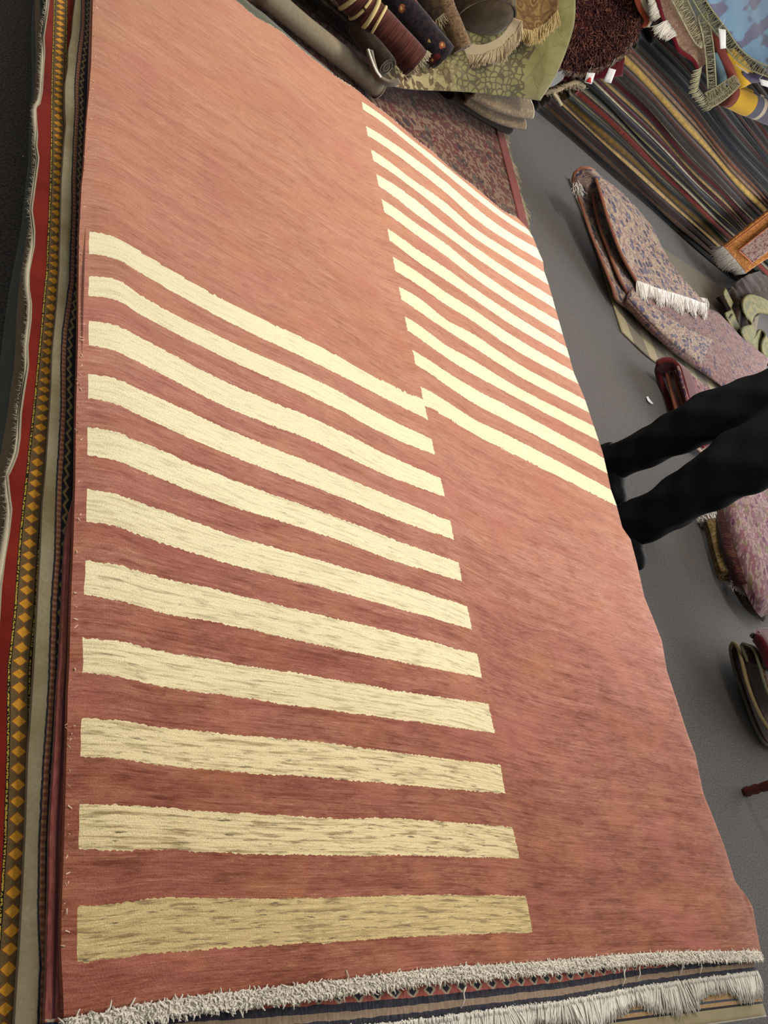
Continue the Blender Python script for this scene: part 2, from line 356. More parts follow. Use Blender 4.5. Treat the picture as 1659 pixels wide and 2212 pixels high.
def build_main_rug():
    root = empty('striped_rug', (0, 0, 0), 'large terracotta rug with blocks of cream stripes, topmost on the big pile', 'rug')
    # stripe lines as curves x -> y, slightly extended past both ends
    def ext(xs, ys):
        xs = np.asarray(xs, float); ys = np.asarray(ys, float)
        s0 = (ys[1]-ys[0])/(xs[1]-xs[0]); s1 = (ys[-1]-ys[-2])/(xs[-1]-xs[-2])
        return np.r_[xs[0]-400, xs, xs[-1]+400], np.r_[ys[0]-400*s0*0, ys, ys[-1]+400*s1]
    lc = [ext(LX[:(5 if e[1][0] < 860 else 6)]+([960] if False else [])+[e[1][0]], e[0]+[e[1][1]]) for e in LE]
    rc = []
    for a, ys, b in RE:
        xs = [a[0]]+[x for x in RX if x > a[0]+12]+[b[0]]; yy = [a[1]]+[y for x, y in zip(RX, ys) if x > a[0]+12]+[b[1]]
        rc.append(ext(xs, yy))
    def smooth_eval(c, x):
        xs, ys = c
        # monotone smooth interpolation (Catmull on non-uniform x)
        m = np.gradient(ys, xs); i = np.clip(np.searchsorted(xs, x)-1, 0, len(xs)-2)
        h = xs[i+1]-xs[i]; t = (x-xs[i])/h; t2 = t*t; t3 = t2*t
        r = (2*t3-3*t2+1)*ys[i]+(t3-2*t2+t)*h*m[i]+(-2*t3+3*t2)*ys[i+1]+(t3-t2)*h*m[i+1]
        lin = np.interp(x, xs, ys)
        end = (i == 0) | (i == len(xs)-2)
        return np.where(end, lin, r)
    fx = np.r_[FAR[:, 0], 1400., 1700.]; fy = np.r_[FAR[:, 1], 690., 920.]
    bx, by = BOT[:, 0], BOT[:, 1]
    # metres along the rug for each line, measured where it meets the seam
    vm = lambda x, y: float(PT(x, y)[1])
    vL = [e[1] for e in LE]; vR = [e[0] for e in RE]
    nr, nc = 420, 300
    # Coons sheet over the four traced edges
    def rs(p, n):
        l = np.r_[0, np.cumsum(np.linalg.norm(np.diff(p, axis=0), axis=1))]
        t = np.linspace(0, l[-1], n); return np.stack([np.interp(t, l, p[:, 0]), np.interp(t, l, p[:, 1])], -1)
    def world_rs(p, n):           # even spacing in the room, so rows stay parallel
        q = PT(p[:, 0], p[:, 1]); l = np.r_[0, np.cumsum(np.linalg.norm(np.diff(q, axis=0), axis=1))]
        t = np.linspace(0, l[-1], n); return np.stack([np.interp(t, l, p[:, 0]), np.interp(t, l, p[:, 1])], -1)
    top, bot = world_rs(FAR, nc), world_rs(BOT, nc); lef, rig = world_rs(LEFT, nr), world_rs(RIGHT, nr)
    # blend in the plane of the rug (world metres)
    wt, wb, wl, wr = [PT(q[:, 0], q[:, 1])[:, :2] for q in (top, bot, lef, rig)]
    a = np.linspace(0, 1, nc)[None, :, None]; b = np.linspace(0, 1, nr)[:, None, None]
    G = (1-b)*wt[None]+b*wb[None]+(1-a)*wl[:, None]+a*wr[:, None]-((1-a)*(1-b)*wt[0]+a*(1-b)*wt[-1]+(1-a)*b*wb[0]+a*b*wb[-1])
    Z = HT(G[..., 0], G[..., 1])
    X3 = np.concatenate([G, Z[..., None]], -1)
    # back to picture position of each knot, to look up which woven band it belongs to
    cc = (X3-CAM) @ ROT; px = CX+FPX*cc[..., 0]/-cc[..., 2]; py = CY-FPX*cc[..., 1]/-cc[..., 2]
    def lookup(curves, seam_pts):
        Y = np.stack([np.interp(px, fx, fy)]+[smooth_eval(c, px) for c in curves]+[np.interp(px, bx, by)], 0)
        Y = np.maximum.accumulate(Y, 0)
        ys = np.array([float(np.interp(770, FAR[:, 0], FAR[:, 1]))]+[p[1] for p in seam_pts]+[2081.])
        ty = np.linspace(100, 2100, 500); tv = PT(seam_x(ty), ty)[:, 1]
        V = np.interp(ys, ty, tv)
        idx = np.clip((Y <= py[None]).sum(0)-1, 0, len(V)-2)
        y0 = np.take_along_axis(Y, idx[None], 0)[0]; y1 = np.take_along_axis(Y, (idx+1)[None], 0)[0]
        f = np.clip((py-y0)/np.maximum(y1-y0, 1e-6), 0, 1)
        return idx+f-1, np.interp(ys[idx]*(1-f)+ys[idx+1]*f, ty, tv), 1/np.maximum(V[idx]-V[idx+1], .01)
    sl, v1, gl = lookup(lc, vL); sr, v2, gr = lookup(rc, vR)
    mm = (px-seam_x(py))
    ppm = FPX/(-cc[..., 2]); mm = mm/ppm
    w = 1/(1+np.exp(-np.clip(mm/.05, -30, 30))); v = v1*(1-w)+v2*w
    u = X3[..., 0]-wl[:, 0][:, None]
    # thickness: skirt round the edge
    verts = X3.reshape(-1, 3); F = grid_faces(nr, nc)[:, ::-1]
    idx = np.arange(nr*nc).reshape(nr, nc)
    loop = np.r_[idx[0, :], idx[1:, -1], idx[-1, -2::-1], idx[-2:0, 0]]
    low = verts[loop]-np.array([0, 0, .011]); nb = len(loop); base = len(verts)
    F2 = [(loop[i], loop[(i+1) % nb], base+(i+1) % nb, base+i) for i in range(nb)]
    verts = np.r_[verts, low]
    cat = lambda A: np.r_[A.reshape(-1), A.reshape(-1)[loop]]
    uvs = np.stack([cat(u), cat(v)], -1)
    m = M('terracotta_pile', .9, .14, spec=.15)
    UV = m.uv(); su = m.sep(UV)
    jag = m.math('SUBTRACT', m.noise(m.scale(UV, 130, 26), 1, 1), .5)
    jag2 = m.math('SUBTRACT', m.noise(m.scale(UV, 14, 6), 1, 2), .5)
    jj = m.math('ADD', m.math('MULTIPLY', jag, .008), m.math('MULTIPLY', jag2, .007))
    sL = m.math('ADD', m.attr('sl'), m.math('MULTIPLY', jj, m.attr('gl'))); sR = m.math('ADD', m.attr('sr'), m.math('MULTIPLY', jj, m.attr('gr')))
    mmj = m.math('ADD', m.attr('mm'), m.math('MULTIPLY', m.math('SUBTRACT', m.noise(m.scale(UV, 20, 150), 1, 1), .5), .006))
    even = lambda s: m.math('LESS_THAN', m.math('FLOORED_MODULO', s, 2.), 1.)
    left = m.math('MULTIPLY', even(sL), m.math('LESS_THAN', mmj, 0.)); right = m.math('MULTIPLY', even(sR), m.math('GREATER_THAN', mmj, 0.))
    # plain margin along the side selvedge
    marg = m.math('GREATER_THAN', m.math('ADD', su[0], m.math('MULTIPLY', jag, .004)), .020)
    cream = m.math('MULTIPLY', m.math('MAXIMUM', left, right), marg)
    # yarn streaks run with the weft
    st1 = m.noise(m.scale(UV, 5, 190), 1, 4, .65); st2 = m.noise(m.scale(UV, 26, 330), 1, 3, .7); st3 = m.noise(m.scale(UV, 1.6, 24), 1, 3, .6)
    knots = m.noise(m.scale(UV, 420, 330), 1, 2, .6); blot = m.noise(m.scale(UV, 6, 9), 1, 3, .6)
    V_ = su[1]
    mot = m.noise(m.scale(UV, 9, 30, 1, (2, 4, 0)), 1, 3, .6); st4 = m.noise(m.scale(UV, 14, 150, 1, (9, 2, 0)), 1, 3, .6)
    red = m.ramp(m.map(V_, 0, 2.6, 0, 1), [(0, C(150, 94, 74)), (.10, C(152, 96, 77)), (.25, C(164, 108, 92)), (.40, C(184, 130, 114)), (.55, C(188, 134, 114)), (1, C(192, 139, 114))])  # yarn tone, with part of the light falloff painted in, darker toward near end
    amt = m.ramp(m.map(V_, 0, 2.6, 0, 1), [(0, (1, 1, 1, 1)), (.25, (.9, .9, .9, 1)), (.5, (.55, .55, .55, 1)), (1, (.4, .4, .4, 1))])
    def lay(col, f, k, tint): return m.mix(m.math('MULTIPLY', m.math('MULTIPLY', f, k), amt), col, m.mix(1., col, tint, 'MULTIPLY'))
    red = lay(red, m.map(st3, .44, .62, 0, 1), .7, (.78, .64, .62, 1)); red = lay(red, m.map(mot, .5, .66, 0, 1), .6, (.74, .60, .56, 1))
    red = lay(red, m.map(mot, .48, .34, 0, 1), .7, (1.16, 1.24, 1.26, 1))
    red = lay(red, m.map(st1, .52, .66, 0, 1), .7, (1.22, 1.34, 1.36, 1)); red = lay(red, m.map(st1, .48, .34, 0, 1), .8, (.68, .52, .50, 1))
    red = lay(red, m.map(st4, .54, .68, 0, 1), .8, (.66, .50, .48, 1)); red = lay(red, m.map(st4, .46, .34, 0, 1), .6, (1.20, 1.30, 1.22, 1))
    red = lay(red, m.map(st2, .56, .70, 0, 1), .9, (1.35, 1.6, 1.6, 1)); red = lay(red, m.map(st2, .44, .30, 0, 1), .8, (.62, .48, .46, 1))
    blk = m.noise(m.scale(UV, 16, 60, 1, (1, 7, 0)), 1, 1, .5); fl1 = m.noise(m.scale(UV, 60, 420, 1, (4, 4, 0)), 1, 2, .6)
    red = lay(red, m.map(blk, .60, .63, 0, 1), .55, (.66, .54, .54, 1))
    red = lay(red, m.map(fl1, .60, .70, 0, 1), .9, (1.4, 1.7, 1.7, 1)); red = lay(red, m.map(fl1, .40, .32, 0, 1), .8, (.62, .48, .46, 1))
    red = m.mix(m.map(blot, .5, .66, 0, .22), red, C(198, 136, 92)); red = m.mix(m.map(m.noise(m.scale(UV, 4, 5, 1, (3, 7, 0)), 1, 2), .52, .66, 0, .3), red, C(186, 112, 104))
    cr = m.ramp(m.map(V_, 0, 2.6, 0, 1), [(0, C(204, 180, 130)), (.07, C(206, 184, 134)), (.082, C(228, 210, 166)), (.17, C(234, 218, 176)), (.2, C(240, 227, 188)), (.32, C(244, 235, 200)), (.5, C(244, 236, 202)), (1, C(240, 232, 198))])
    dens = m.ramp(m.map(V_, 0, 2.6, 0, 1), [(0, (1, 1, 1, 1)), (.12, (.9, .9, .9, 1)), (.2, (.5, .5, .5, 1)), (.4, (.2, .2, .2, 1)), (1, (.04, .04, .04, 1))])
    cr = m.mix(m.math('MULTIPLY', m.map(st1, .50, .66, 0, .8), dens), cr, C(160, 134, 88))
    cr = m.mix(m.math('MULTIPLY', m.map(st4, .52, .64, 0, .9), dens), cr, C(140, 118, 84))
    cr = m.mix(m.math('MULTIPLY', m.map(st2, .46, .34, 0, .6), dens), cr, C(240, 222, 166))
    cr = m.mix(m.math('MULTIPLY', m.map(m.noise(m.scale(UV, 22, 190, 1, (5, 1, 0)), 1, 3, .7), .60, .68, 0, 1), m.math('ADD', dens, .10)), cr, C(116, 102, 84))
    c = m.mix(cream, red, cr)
    c = m.mix(m.map(knots, .52, .66, .0, .45), c, m.mix(1., c, (1.28, 1.28, 1.22, 1), 'MULTIPLY')); c = m.mix(m.map(knots, .48, .34, .0, .45), c, m.mix(1., c, (.74, .68, .66, 1), 'MULTIPLY'))
    hgt = m.math('ADD', m.math('MULTIPLY', knots, .7), m.math('ADD', m.math('MULTIPLY', st2, .8), m.math('MULTIPLY', st1, .5)))
    m.bump(hgt, .6, .0028)
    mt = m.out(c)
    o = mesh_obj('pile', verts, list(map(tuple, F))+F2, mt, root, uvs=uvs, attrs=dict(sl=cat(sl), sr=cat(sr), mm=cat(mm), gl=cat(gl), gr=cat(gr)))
    # bound side with little light tufts
    mb = plain('terracotta_binding', C(150, 86, 66), .2, 300)
    e = wl[::5]; ez = HT(e[:, 0], e[:, 1]); pts = np.c_[e[:, 0]+.004, e[:, 1], ez-.004]
    tube_pts('side_binding', pts-np.array([0, 0, .001]), .0048, mb, root, 8)
    ml = plain('pale_thread', C(226, 196, 168), .1, 200)
    rt = along(pts, 210); rt = rt+np.array([0.001, 0, .003])+rng.normal(size=rt.shape)*.002
    strands('binding_tufts', rt, np.c_[rng.normal(size=210)*.003, rng.normal(size=210)*.003, .001+rng.random(210)*.002], ml, root, r=.0013, seg=1, curl=.1)
    rr = np.c_[wr[::5], HT(wr[::5, 0], wr[::5, 1])]-np.array([.003, 0, .006])
    tube_pts('side_binding', rr, .006, mb, root, 8)
    # cream end knots, fluffy
    mc = plain('cream_wool', C(226, 218, 204), .12, 160, c2=C(240, 234, 222))
    eb = wb[::4]; q = np.c_[eb[:, 0], eb[:, 1], HT(eb[:, 0], eb[:, 1])-.003]
    core = q+np.array([0, -.008, -.002]); core[:, 2] += .002*np.sin(np.arange(len(core))*2.1)
    tube_pts('end_cord', core, .0075+.001*np.sin(np.arange(len(core))*1.7), mc, root, 8)
    n = 15000; rt = along(q, n)+np.c_[rng.normal(size=n)*.002, .001-rng.random(n)*.019, .002+rng.random(n)*.006]
    dd = np.c_[rng.normal(size=n)*.0035, rng.normal(size=n)*.0035-.002, rng.random(n)*.004]
    strands('end_fringe', rt, dd, mc, root, r=.0021, seg=2, curl=.7)
    ef = wt[::4]; q = np.c_[ef[:, 0], ef[:, 1], HT(ef[:, 0], ef[:, 1])-.004]
    n = 900; rt = along(q, n); dd = np.c_[rng.normal(size=n)*.004, .004+rng.random(n)*.005, rng.random(n)*.002]
    strands('end_fringe', rt, dd, mc, root, r=.0015, seg=2, curl=.4)
    return root
build_main_rug()

# ------------------------------------------------------------------ rugs lying under it
def under_rug(name, label, left, bottom, off, xr, yt, mat, bandline=None, thick=.009, rightpts=None, nr=260, nc=130, stepdown=0.):
    """left/bottom: picture points of the edge that sticks out; bandline: picture line of a woven border"""
    root = empty(name, (0, 0, 0), label, 'rug')
    L = PT(*np.array(left, float).T, off); o = np.argsort(L[:, 1]); L = L[o]
    B = PT(*np.array(bottom, float).T, off) if bottom is not None else None
    if B is not None: B = B[np.argsort(B[:, 0])]
    xl = lambda y: np.interp(y, L[:, 1], L[:, 0])
    yb = (lambda x: np.interp(x, B[:, 0], B[:, 1])) if B is not None else (lambda x: np.full_like(x, L[0, 1]))
    a = np.linspace(0, 1, nc)**1.8; b = np.linspace(0, 1, nr)
    A, Bq = np.meshgrid(a, b); Y = np.zeros_like(A)+1.; X = A*2
    for _ in range(6):
        Y = yb(X)+(yt-yb(X))*Bq; X = xl(Y)+(xr-xl(Y))*A
    dl = X-xl(Y); dbm = Y-yb(X)
    Zq = HT(X, Y)+off-stepdown*np.exp(-dl/.035)
    at = dict(dl=dl, db=dbm)
    if bandline is not None:
        K = PT(*np.array(bandline, float).T, off); K = K[np.argsort(K[:, 1])]; at['bx'] = X-np.interp(Y, K[:, 1], K[:, 0])
    g = np.stack([X, Y, Zq], -1)
    ob = mesh_obj('pile', g.reshape(-1, 3), grid_faces(nr, nc), mat, root, uvs=np.stack([X, Y], -1).reshape(-1, 2), attrs=at)
    solid(ob, thick)
    return root, g

# mauve kilim: thin side strip, end border with diamonds, stripes and fringe at the near end
m = M('mauve_kilim', .95, .15); UV = m.uv(); s = m.sep(UV)
dl, db = m.attr('dl'), m.attr('db'); n1 = m.noise(m.scale(UV, 240, 60), 1, 3); jn = m.math('MULTIPLY', m.math('SUBTRACT', m.noise(m.scale(UV, 30, 100), 1, 2), .5), .006)
dbj = m.math('ADD', db, jn)
mauve = m.mix(m.map(n1, .3, .7, 0, 1), C(122, 66, 62), C(160, 96, 88))
pink = m.mix(m.map(n1, .3, .7, 0, 1), C(150, 78, 70), C(178, 106, 96))
fx_ = m.math('ABSOLUTE', m.math('SUBTRACT', m.math('FRACT', m.math('MULTIPLY', s[0], 1/.042)), .5))
def diamonds(cy, hh):
    ty = m.math('DIVIDE', m.math('ABSOLUTE', m.math('SUBTRACT', dbj, cy)), hh)
    d = m.math('ADD', m.math('MULTIPLY', fx_, 3.6), ty)
    return m.math('LESS_THAN', d, .8), m.band(d, .8, 1.35)
navy = m.mix(m.map(n1, .35, .7, 0, 1), C(34, 36, 48), C(74, 72, 80)); taupe = m.mix(m.map(n1, .3, .7, 0, 1), C(122, 104, 88), C(158, 140, 120))
c = pink
d1, r1 = diamonds(.041, .0085)
c = m.mix(r1, c, C(176, 160, 140)); c = m.mix(d1, c, navy)
c = m.mix(m.math('GREATER_THAN', dbj, .055), c, navy)
d2, r2 = diamonds(.057, .007); c = m.mix(d2, c, pink)
c = m.mix(m.math('LESS_THAN', dbj, .032), c, navy); c = m.mix(m.math('LESS_THAN', dbj, .021), c, taupe); c = m.mix(m.math('LESS_THAN', dbj, .010), c, navy)
ends = m.math('MAXIMUM', m.math('GREATER_THAN', db, .11), m.math('MULTIPLY', m.math('LESS_THAN', dl, .045), m.math('GREATER_THAN', db, .035)))
c = m.mix(ends, c, mauve); c = m.mix(m.math('MULTIPLY', ends, m.band(dl, .008, .012)), c, C(92, 52, 56))
m.bump(n1, .5, .0015); MAT_MAUVE = m.out(c)
KL = [(101, 2290), (97, 2208), (101, 2111), (106, 1918), (108, 1790), (116, 1661), (124, 1500), (129, 1497-60), (133, 1361), (138, 1252), (141, 1171), (150, 1110), (163, 1063), (172, 900), (180, 700)]
KB = [(90, 2275), (300, 2256), (560, 2236), (816, 2212), (940, 2197), (1047, 2183), (1220, 2161), (1394, 2129), (1520, 2112), (1648, 2097), (1700, 2090)]
kr, kg = under_rug('kilim_rug', 'mauve kilim with navy diamond end border and white fringe, directly under the terracotta rug', KL, KB, -.014, 2.47, 2.4, MAT_MAUVE)
MAT_WHITE = plain('white_fringe_yarn', C(226, 222, 210), .1, 200, c2=C(244, 240, 230))
E0 = kg[0][kg[0][:, 0] > .5]
def comb_fringe(parent, edge, n, Lm, mat, r, down=.012, groups=30, name='fringe', out=np.array([0, -1., 0])):
    roots = along(edge, n); ph = roots[:, 0]+roots[:, 1]
    side = np.array([out[1], -out[0], 0])
    lean = .35*np.sin(ph*groups)+.25*np.sin(ph*groups*2.3+1)
    ln = Lm*(.75+.3*np.sin(ph*19+1)+.25*rng.random(n))
    dd = out[None]*ln[:, None]+side[None]*(lean*ln)[:, None]+rng.normal(size=(n, 3))*Lm*np.array([.09, .09, .05])
    dd[:, 2] -= down
    return strands(name, roots+np.array([0, 0, -.002])+rng.normal(size=(n, 3))*.0015, dd, mat, parent, r=r, seg=3, curl=.12)
comb_fringe(kr, E0, 5200, .050, MAT_WHITE, .0021, .006)
EE = catmull(E0[::12], 120); EE2 = EE+np.array([0, -.030, -.004]); EE2[:, 1] += .006*np.sin(np.arange(120)*1.1)
patch('fringe_web', [EE, EE2], MAT_WHITE, .003, 200, 8, kr, wob=.001, ws=60)
n = 500; rt = along(E0, n); strands('fringe_knots', rt+np.array([0, -.002, .001]), np.c_[rng.normal(size=n)*.001, -np.full(n, .007), np.full(n, .001)], MAT_WHITE, kr, r=.0026, seg=1, curl=0)
# stray loops of yarn on the end border
for px_, py_ in ((996, 2178), (1345, 2130), (1378, 2118), (1470, 2104), (1512, 2103)):
    a = PT(px_, py_, -.008); tube_pts('loose_yarn', [a, a+np.array([.006, .012, .006]), a+np.array([.002, .022, .010]), a+np.array([.012, .03, .008])], .0014, MAT_WHITE, kr, 5)

# olive bordered rug
m = M('olive_border_rug', .95, .2); UV = m.uv(); s = m.sep(UV); bx_, db = m.attr('bx'), m.attr('db'); dl = m.attr('dl')
n1 = m.noise(m.scale(UV, 160, 160), 1, 3); n2 = m.noise(m.scale(UV, 6, 7), 1, 3)
j = m.math('MULTIPLY', m.math('SUBTRACT', m.noise(m.scale(UV, 40, 90), 1, 2), .5), .003); bxj = m.math('ADD', bx_, j)
olive = m.mix(m.map(n2, .35, .65, 0, 1), C(116, 104, 78), C(146, 138, 114)); olive = m.mix(m.map(n1, .3, .7, 0, .3), olive, C(96, 86, 62))
dark = m.mix(m.map(n1, .35, .7, 0, 1), C(30, 28, 32), C(52, 52, 54))
dots = m.math('LESS_THAN', m.math('FRACT', m.math('MULTIPLY', s[1], 1/.010)), .45)
pinkb = m.mix(dots, C(112, 72, 58), C(146, 106, 76)); pinkb = m.mix(m.map(n1, .3, .7, 0, .4), pinkb, C(90, 60, 50))
zz = m.math('ABSOLUTE', m.math('SUBTRACT', m.math('FRACT', m.math('MULTIPLY', s[1], 1/.024)), .5))
zx = m.math('ADD', .0135, m.math('MULTIPLY', zz, .013))
zig = m.math('LESS_THAN', m.math('ABSOLUTE', m.math('SUBTRACT', bxj, zx)), .0022)
c = olive
c = m.mix(m.math('GREATER_THAN', bxj, 0.), c, dark); c = m.mix(m.band(bxj, .003, .0098), c, pinkb); c = m.mix(zig, c, C(134, 116, 80))
# near end: toothed tan border, dark lines, khaki field
fz = m.math('ABSOLUTE', m.math('SUBTRACT', m.math('FRACT', m.math('MULTIPLY', s[0], 1/.02)), .5))
dbj = m.math('ADD', db, m.math('MULTIPLY', fz, .006))
tan = m.mix(m.map(n1, .3, .7, 0, 1), C(140, 112, 78), C(172, 142, 102)); khaki = m.mix(m.map(n2, .3, .7, 0, 1), C(134, 122, 92), C(152, 142, 112))
e = m.math('LESS_THAN', db, .12); ce = dark
ce = m.mix(m.math('LESS_THAN', dbj, .068), ce, tan); ce = m.mix(m.math('LESS_THAN', db, .047), ce, C(70, 74, 84)); ce = m.mix(m.math('LESS_THAN', db, .042), ce, tan)
ce = m.mix(m.math('LESS_THAN', db, .034), ce, C(40, 38, 44)); ce = m.mix(m.math('LESS_THAN', db, .029), ce, khaki); ce = m.mix(m.math('LESS_THAN', db, .003), ce, C(214, 206, 190))
c = m.mix(m.math('MULTIPLY', e, m.math('GREATER_THAN', bx_, .06)), c, ce)
m.bump(n1, .5, .002); MAT_OLIVE = m.out(c)
OL = [(163, -30), (163, 0), (158, 36), (155.5, 72), (148, 108), (147, 145), (141, 181), (141, 235), (143, 271), (139, 307), (134, 380), (133, 400), (131, 490), (129, 581), (124, 649), (120, 694), (113, 762), (111, 830),
      (107, 897), (100, 1008), (92, 1090), (88, 1198), (83, 1280), (77, 1388), (70.5, 1497), (61, 1629), (56, 1790), (50, 1918), (43, 2047), (34, 2176), (26, 2330), (180, -230)]
OB = [(20, 2420), (500, 2350), (1100, 2280), (1560, 2210), (1655, 2196), (1720, 2190)]
OK = [(190, -200), (175, 0), (173.6, 54), (165, 126), (160, 181), (161, 235), (157, 307), (153.7, 380), (154, 456), (149, 603), (140, 671), (133, 716), (130, 784), (130, 875), (129, 900), (120.7, 1035), (116.6, 1198), (108.5, 1307), (102, 1497), (90, 1661), (82, 1822), (80, 1983), (85, 2079), (80, 2208), (76, 2320)]
orug, og = under_rug('bordered_rug', 'olive rug with a dark zigzag and dotted border, third from top of big pile', OL, OB, -.026, 2.475, 2.62, MAT_OLIVE, OK)
# red rug with golden diamonds
m = M('red_diamond_rug', .95, .15); UV = m.uv(); s = m.sep(UV); bx_ = m.attr('bx'); dl = m.attr('dl')
n1 = m.noise(m.scale(UV, 200, 200), 1, 3); n2 = m.noise(m.scale(UV, 5, 7), 1, 3)
red = m.mix(m.map(n2, .35, .65, 0, 1), C(112, 30, 22), C(142, 44, 30))
red = m.mix(m.map(n1, .3, .7, 0, .25), red, C(84, 24, 20))
oliveb = m.mix(m.map(n1, .3, .7, 0, 1), C(96, 78, 50), C(118, 98, 66))
fy_ = m.math('SUBTRACT', m.math('FRACT', m.math('ADD', m.math('MULTIPLY', s[1], 1/.0222), m.math('MULTIPLY', m.noise(m.scale(UV, 0, 9), 1, 1), .9))), .5)
ax_ = m.math('ABSOLUTE', bx_)
dsz = m.math('ADD', m.math('DIVIDE', ax_, .0092), m.math('MULTIPLY', m.math('ABSOLUTE', fy_), 2.7))
rim = m.math('ADD', m.math('DIVIDE', ax_, .0125), m.math('MULTIPLY', m.math('ABSOLUTE', fy_), 1.9))
c = red
band = m.math('LESS_THAN', ax_, .0118); c = m.mix(band, c, oliveb)
c = m.mix(m.math('MULTIPLY', band, m.math('LESS_THAN', rim, .96)), c, m.mix(.6, C(146, 88, 50), oliveb)); c = m.mix(m.math('LESS_THAN', dsz, 1.), c, m.mix(m.map(n1, .3, .7, 0, 1), C(206, 142, 40), C(222, 166, 66)))
aj = m.math('ADD', ax_, m.math('MULTIPLY', m.math('SUBTRACT', n1, .5), .002))
spk = m.math('GREATER_THAN', m.noise(m.scale(UV, 260, 330), 1, 1), .47)
c = m.mix(m.band(aj, .0112, .0158), c, C(30, 26, 20)); c = m.mix(m.math('MULTIPLY', m.band(aj, .0124, .0148), spk), c, C(178, 152, 66))
c = m.mix(m.math('LESS_THAN', dl, .003), c, C(170, 160, 140))
m.bump(n1, .5, .002); MAT_RED = m.out(c)
RL = [(125, -230), (108, -20), (108, 0), (103, 36), (97.6, 72), (99, 108), (96, 154), (94, 190), (88.6, 217), (80.5, 223), (81.4, 253), (84, 284), (82, 307), (86.8, 334), (79.6, 389), (72, 445), (78, 490), (77, 524),
      (65.6, 581), (65.6, 615), (71, 649), (70, 683), (63, 739), (64.4, 784), (55, 841), (48.6, 886), (46, 941), (40.7, 976), (28.5, 1006), (20, 1022), (24, 1063), (28.5, 1095), (23, 1144), (13.6, 1198), (5.4, 1266), (0, 1361), (-14, 1560), (-30, 1800), (-60, 2300)]
RK = [(145, -220), (133, 0), (131.5, 72), (129, 180), (127.5, 260), (126, 400), (120, 581), (111, 694), (105, 762), (97, 860), (93, 900), (78, 1050), (66, 1180), (57, 1320), (45, 1440), (44, 1500), (43.5, 1600), (38, 1822), (27, 2020), (18, 2120), (8, 2260)]
rrug, rg = under_rug('diamond_rug', 'brick red rug with golden diamonds along its border, at left of the big pile', RL, None, -.040, 2.46, 2.62, MAT_RED, RK, stepdown=.010)
MAT_SELV = plain('cream_selvedge', C(196, 186, 164), .15, 300)
edge = rg[:, 0][::2]; tube_pts('selvedge', edge+np.array([-.001, 0, -.004]), .0030+.0018*np.sin(np.arange(len(edge))*.23)+.001*np.sin(np.arange(len(edge))*.61), MAT_SELV, rrug, 7)
n = 700; rt = along(edge, n); strands('selvedge_fuzz', rt+np.array([-.004, 0, -.003]), np.c_[-rng.random(n)*.006-.002, rng.normal(size=n)*.003, rng.normal(size=n)*.002], MAT_SELV, rrug, r=.0008, seg=1, curl=.2)
# lower folded rugs of the pile, edges stepping out at the left
def low_rug(label, left, z, xr, y0, y1, mat, th, name='pile_rug', group=None):
    L = np.array([P(a, b, z) for a, b in left]); L = L[np.argsort(L[:, 1])]
    ny, nx = 90, 14; Y = np.linspace(y0, y1, ny); xl = np.interp(Y, L[:, 1], L[:, 0])
    root = empty(name, (0, 0, 0), label, 'rug', group)
    # folded edge: rounded lip, then back underneath
    prof = [(.9, 0), (.4, 0), (.2, 0), (.08, 0), (.03, 0), (.012, -.1), (0, -.5), (.012, -.9), (.03, -1), (.08, -1), (.2, -1), (.4, -1), (.9, -1)]
    g = []
    for yy, x0 in zip(Y, xl):
        row = []
        for t, h in prof:
            x = x0+(t if t < .5 else (xr-x0)); row.append((x+.003*math.sin(yy*13), yy, z+h*(th-.006)-.003+.002*math.sin(yy*7+x*3)))
        g.append(catmull(row, 36))
    g = np.array(g)
    al = np.arange(36)*.01
    uv = np.stack([np.broadcast_to(al, (ny, 36)), np.broadcast_to(Y[:, None], (ny, 36))], -1)
    solid(mesh_obj('folded_pile', g.reshape(-1, 3), grid_faces(ny, 36), mat, root, uvs=uv.reshape(-1, 2)), .006, 0)
    return root
GL = [(80, 250), (80, 335), (69, 400), (59, 479), (45, 581), (34, 671), (22.6, 739), (9, 830), (4.5, 897), (-10, 1000), (-60, 1300), (-250, 2300), (95, -250)]
GB = [(85, 250), (82, 400), (70, 520), (58, 640), (47, 760), (36, 830), (28, 900), (18, 980), (8, 1100), (-15, 1250), (-240, 2300), (100, -250)]
MG1 = plain('grey_green_rug', C(88, 94, 90), .12, 90); MG2 = plain('taupe_rug', C(128, 112, 94), .12, 90); MG3 = plain('dark_green_rug', C(58, 62, 56), .15, 90); MG4 = plain('dark_red_rug', C(66, 20, 20), .15, 90)
low_rug('grey-green folded rug at the bottom of the big pile, sticking out furthest left', GL, .065, 2.40, -.10, 2.55, MG1, .06)
low_rug('taupe folded rug lying on the grey-green one, under the red rug at the left', GB, .118, 2.40, -.11, 2.55, MG2, .05)
GC = [(94, 250), (88, 400), (78, 560), (69, 700), (58, 860), (40, 1020), (28, 1120), (12, 1240), (-200, 2300), (105, -250)]
low_rug('dark green folded rug squeezed between the taupe rug and the red rug at the left', GC, .158, 2.40, -.10, 2.56, MG3, .038)
GD = [(108, 250), (98, 400), (90, 560), (80, 700), (66, 860), (48, 1020), (36, 1120), (22, 1240), (-190, 2300), (112, -250)]
low_rug('dark red folded rug just below the diamond rug in the big pile', GD, .190, 2.41, -.12, 2.57, MG4, .03)
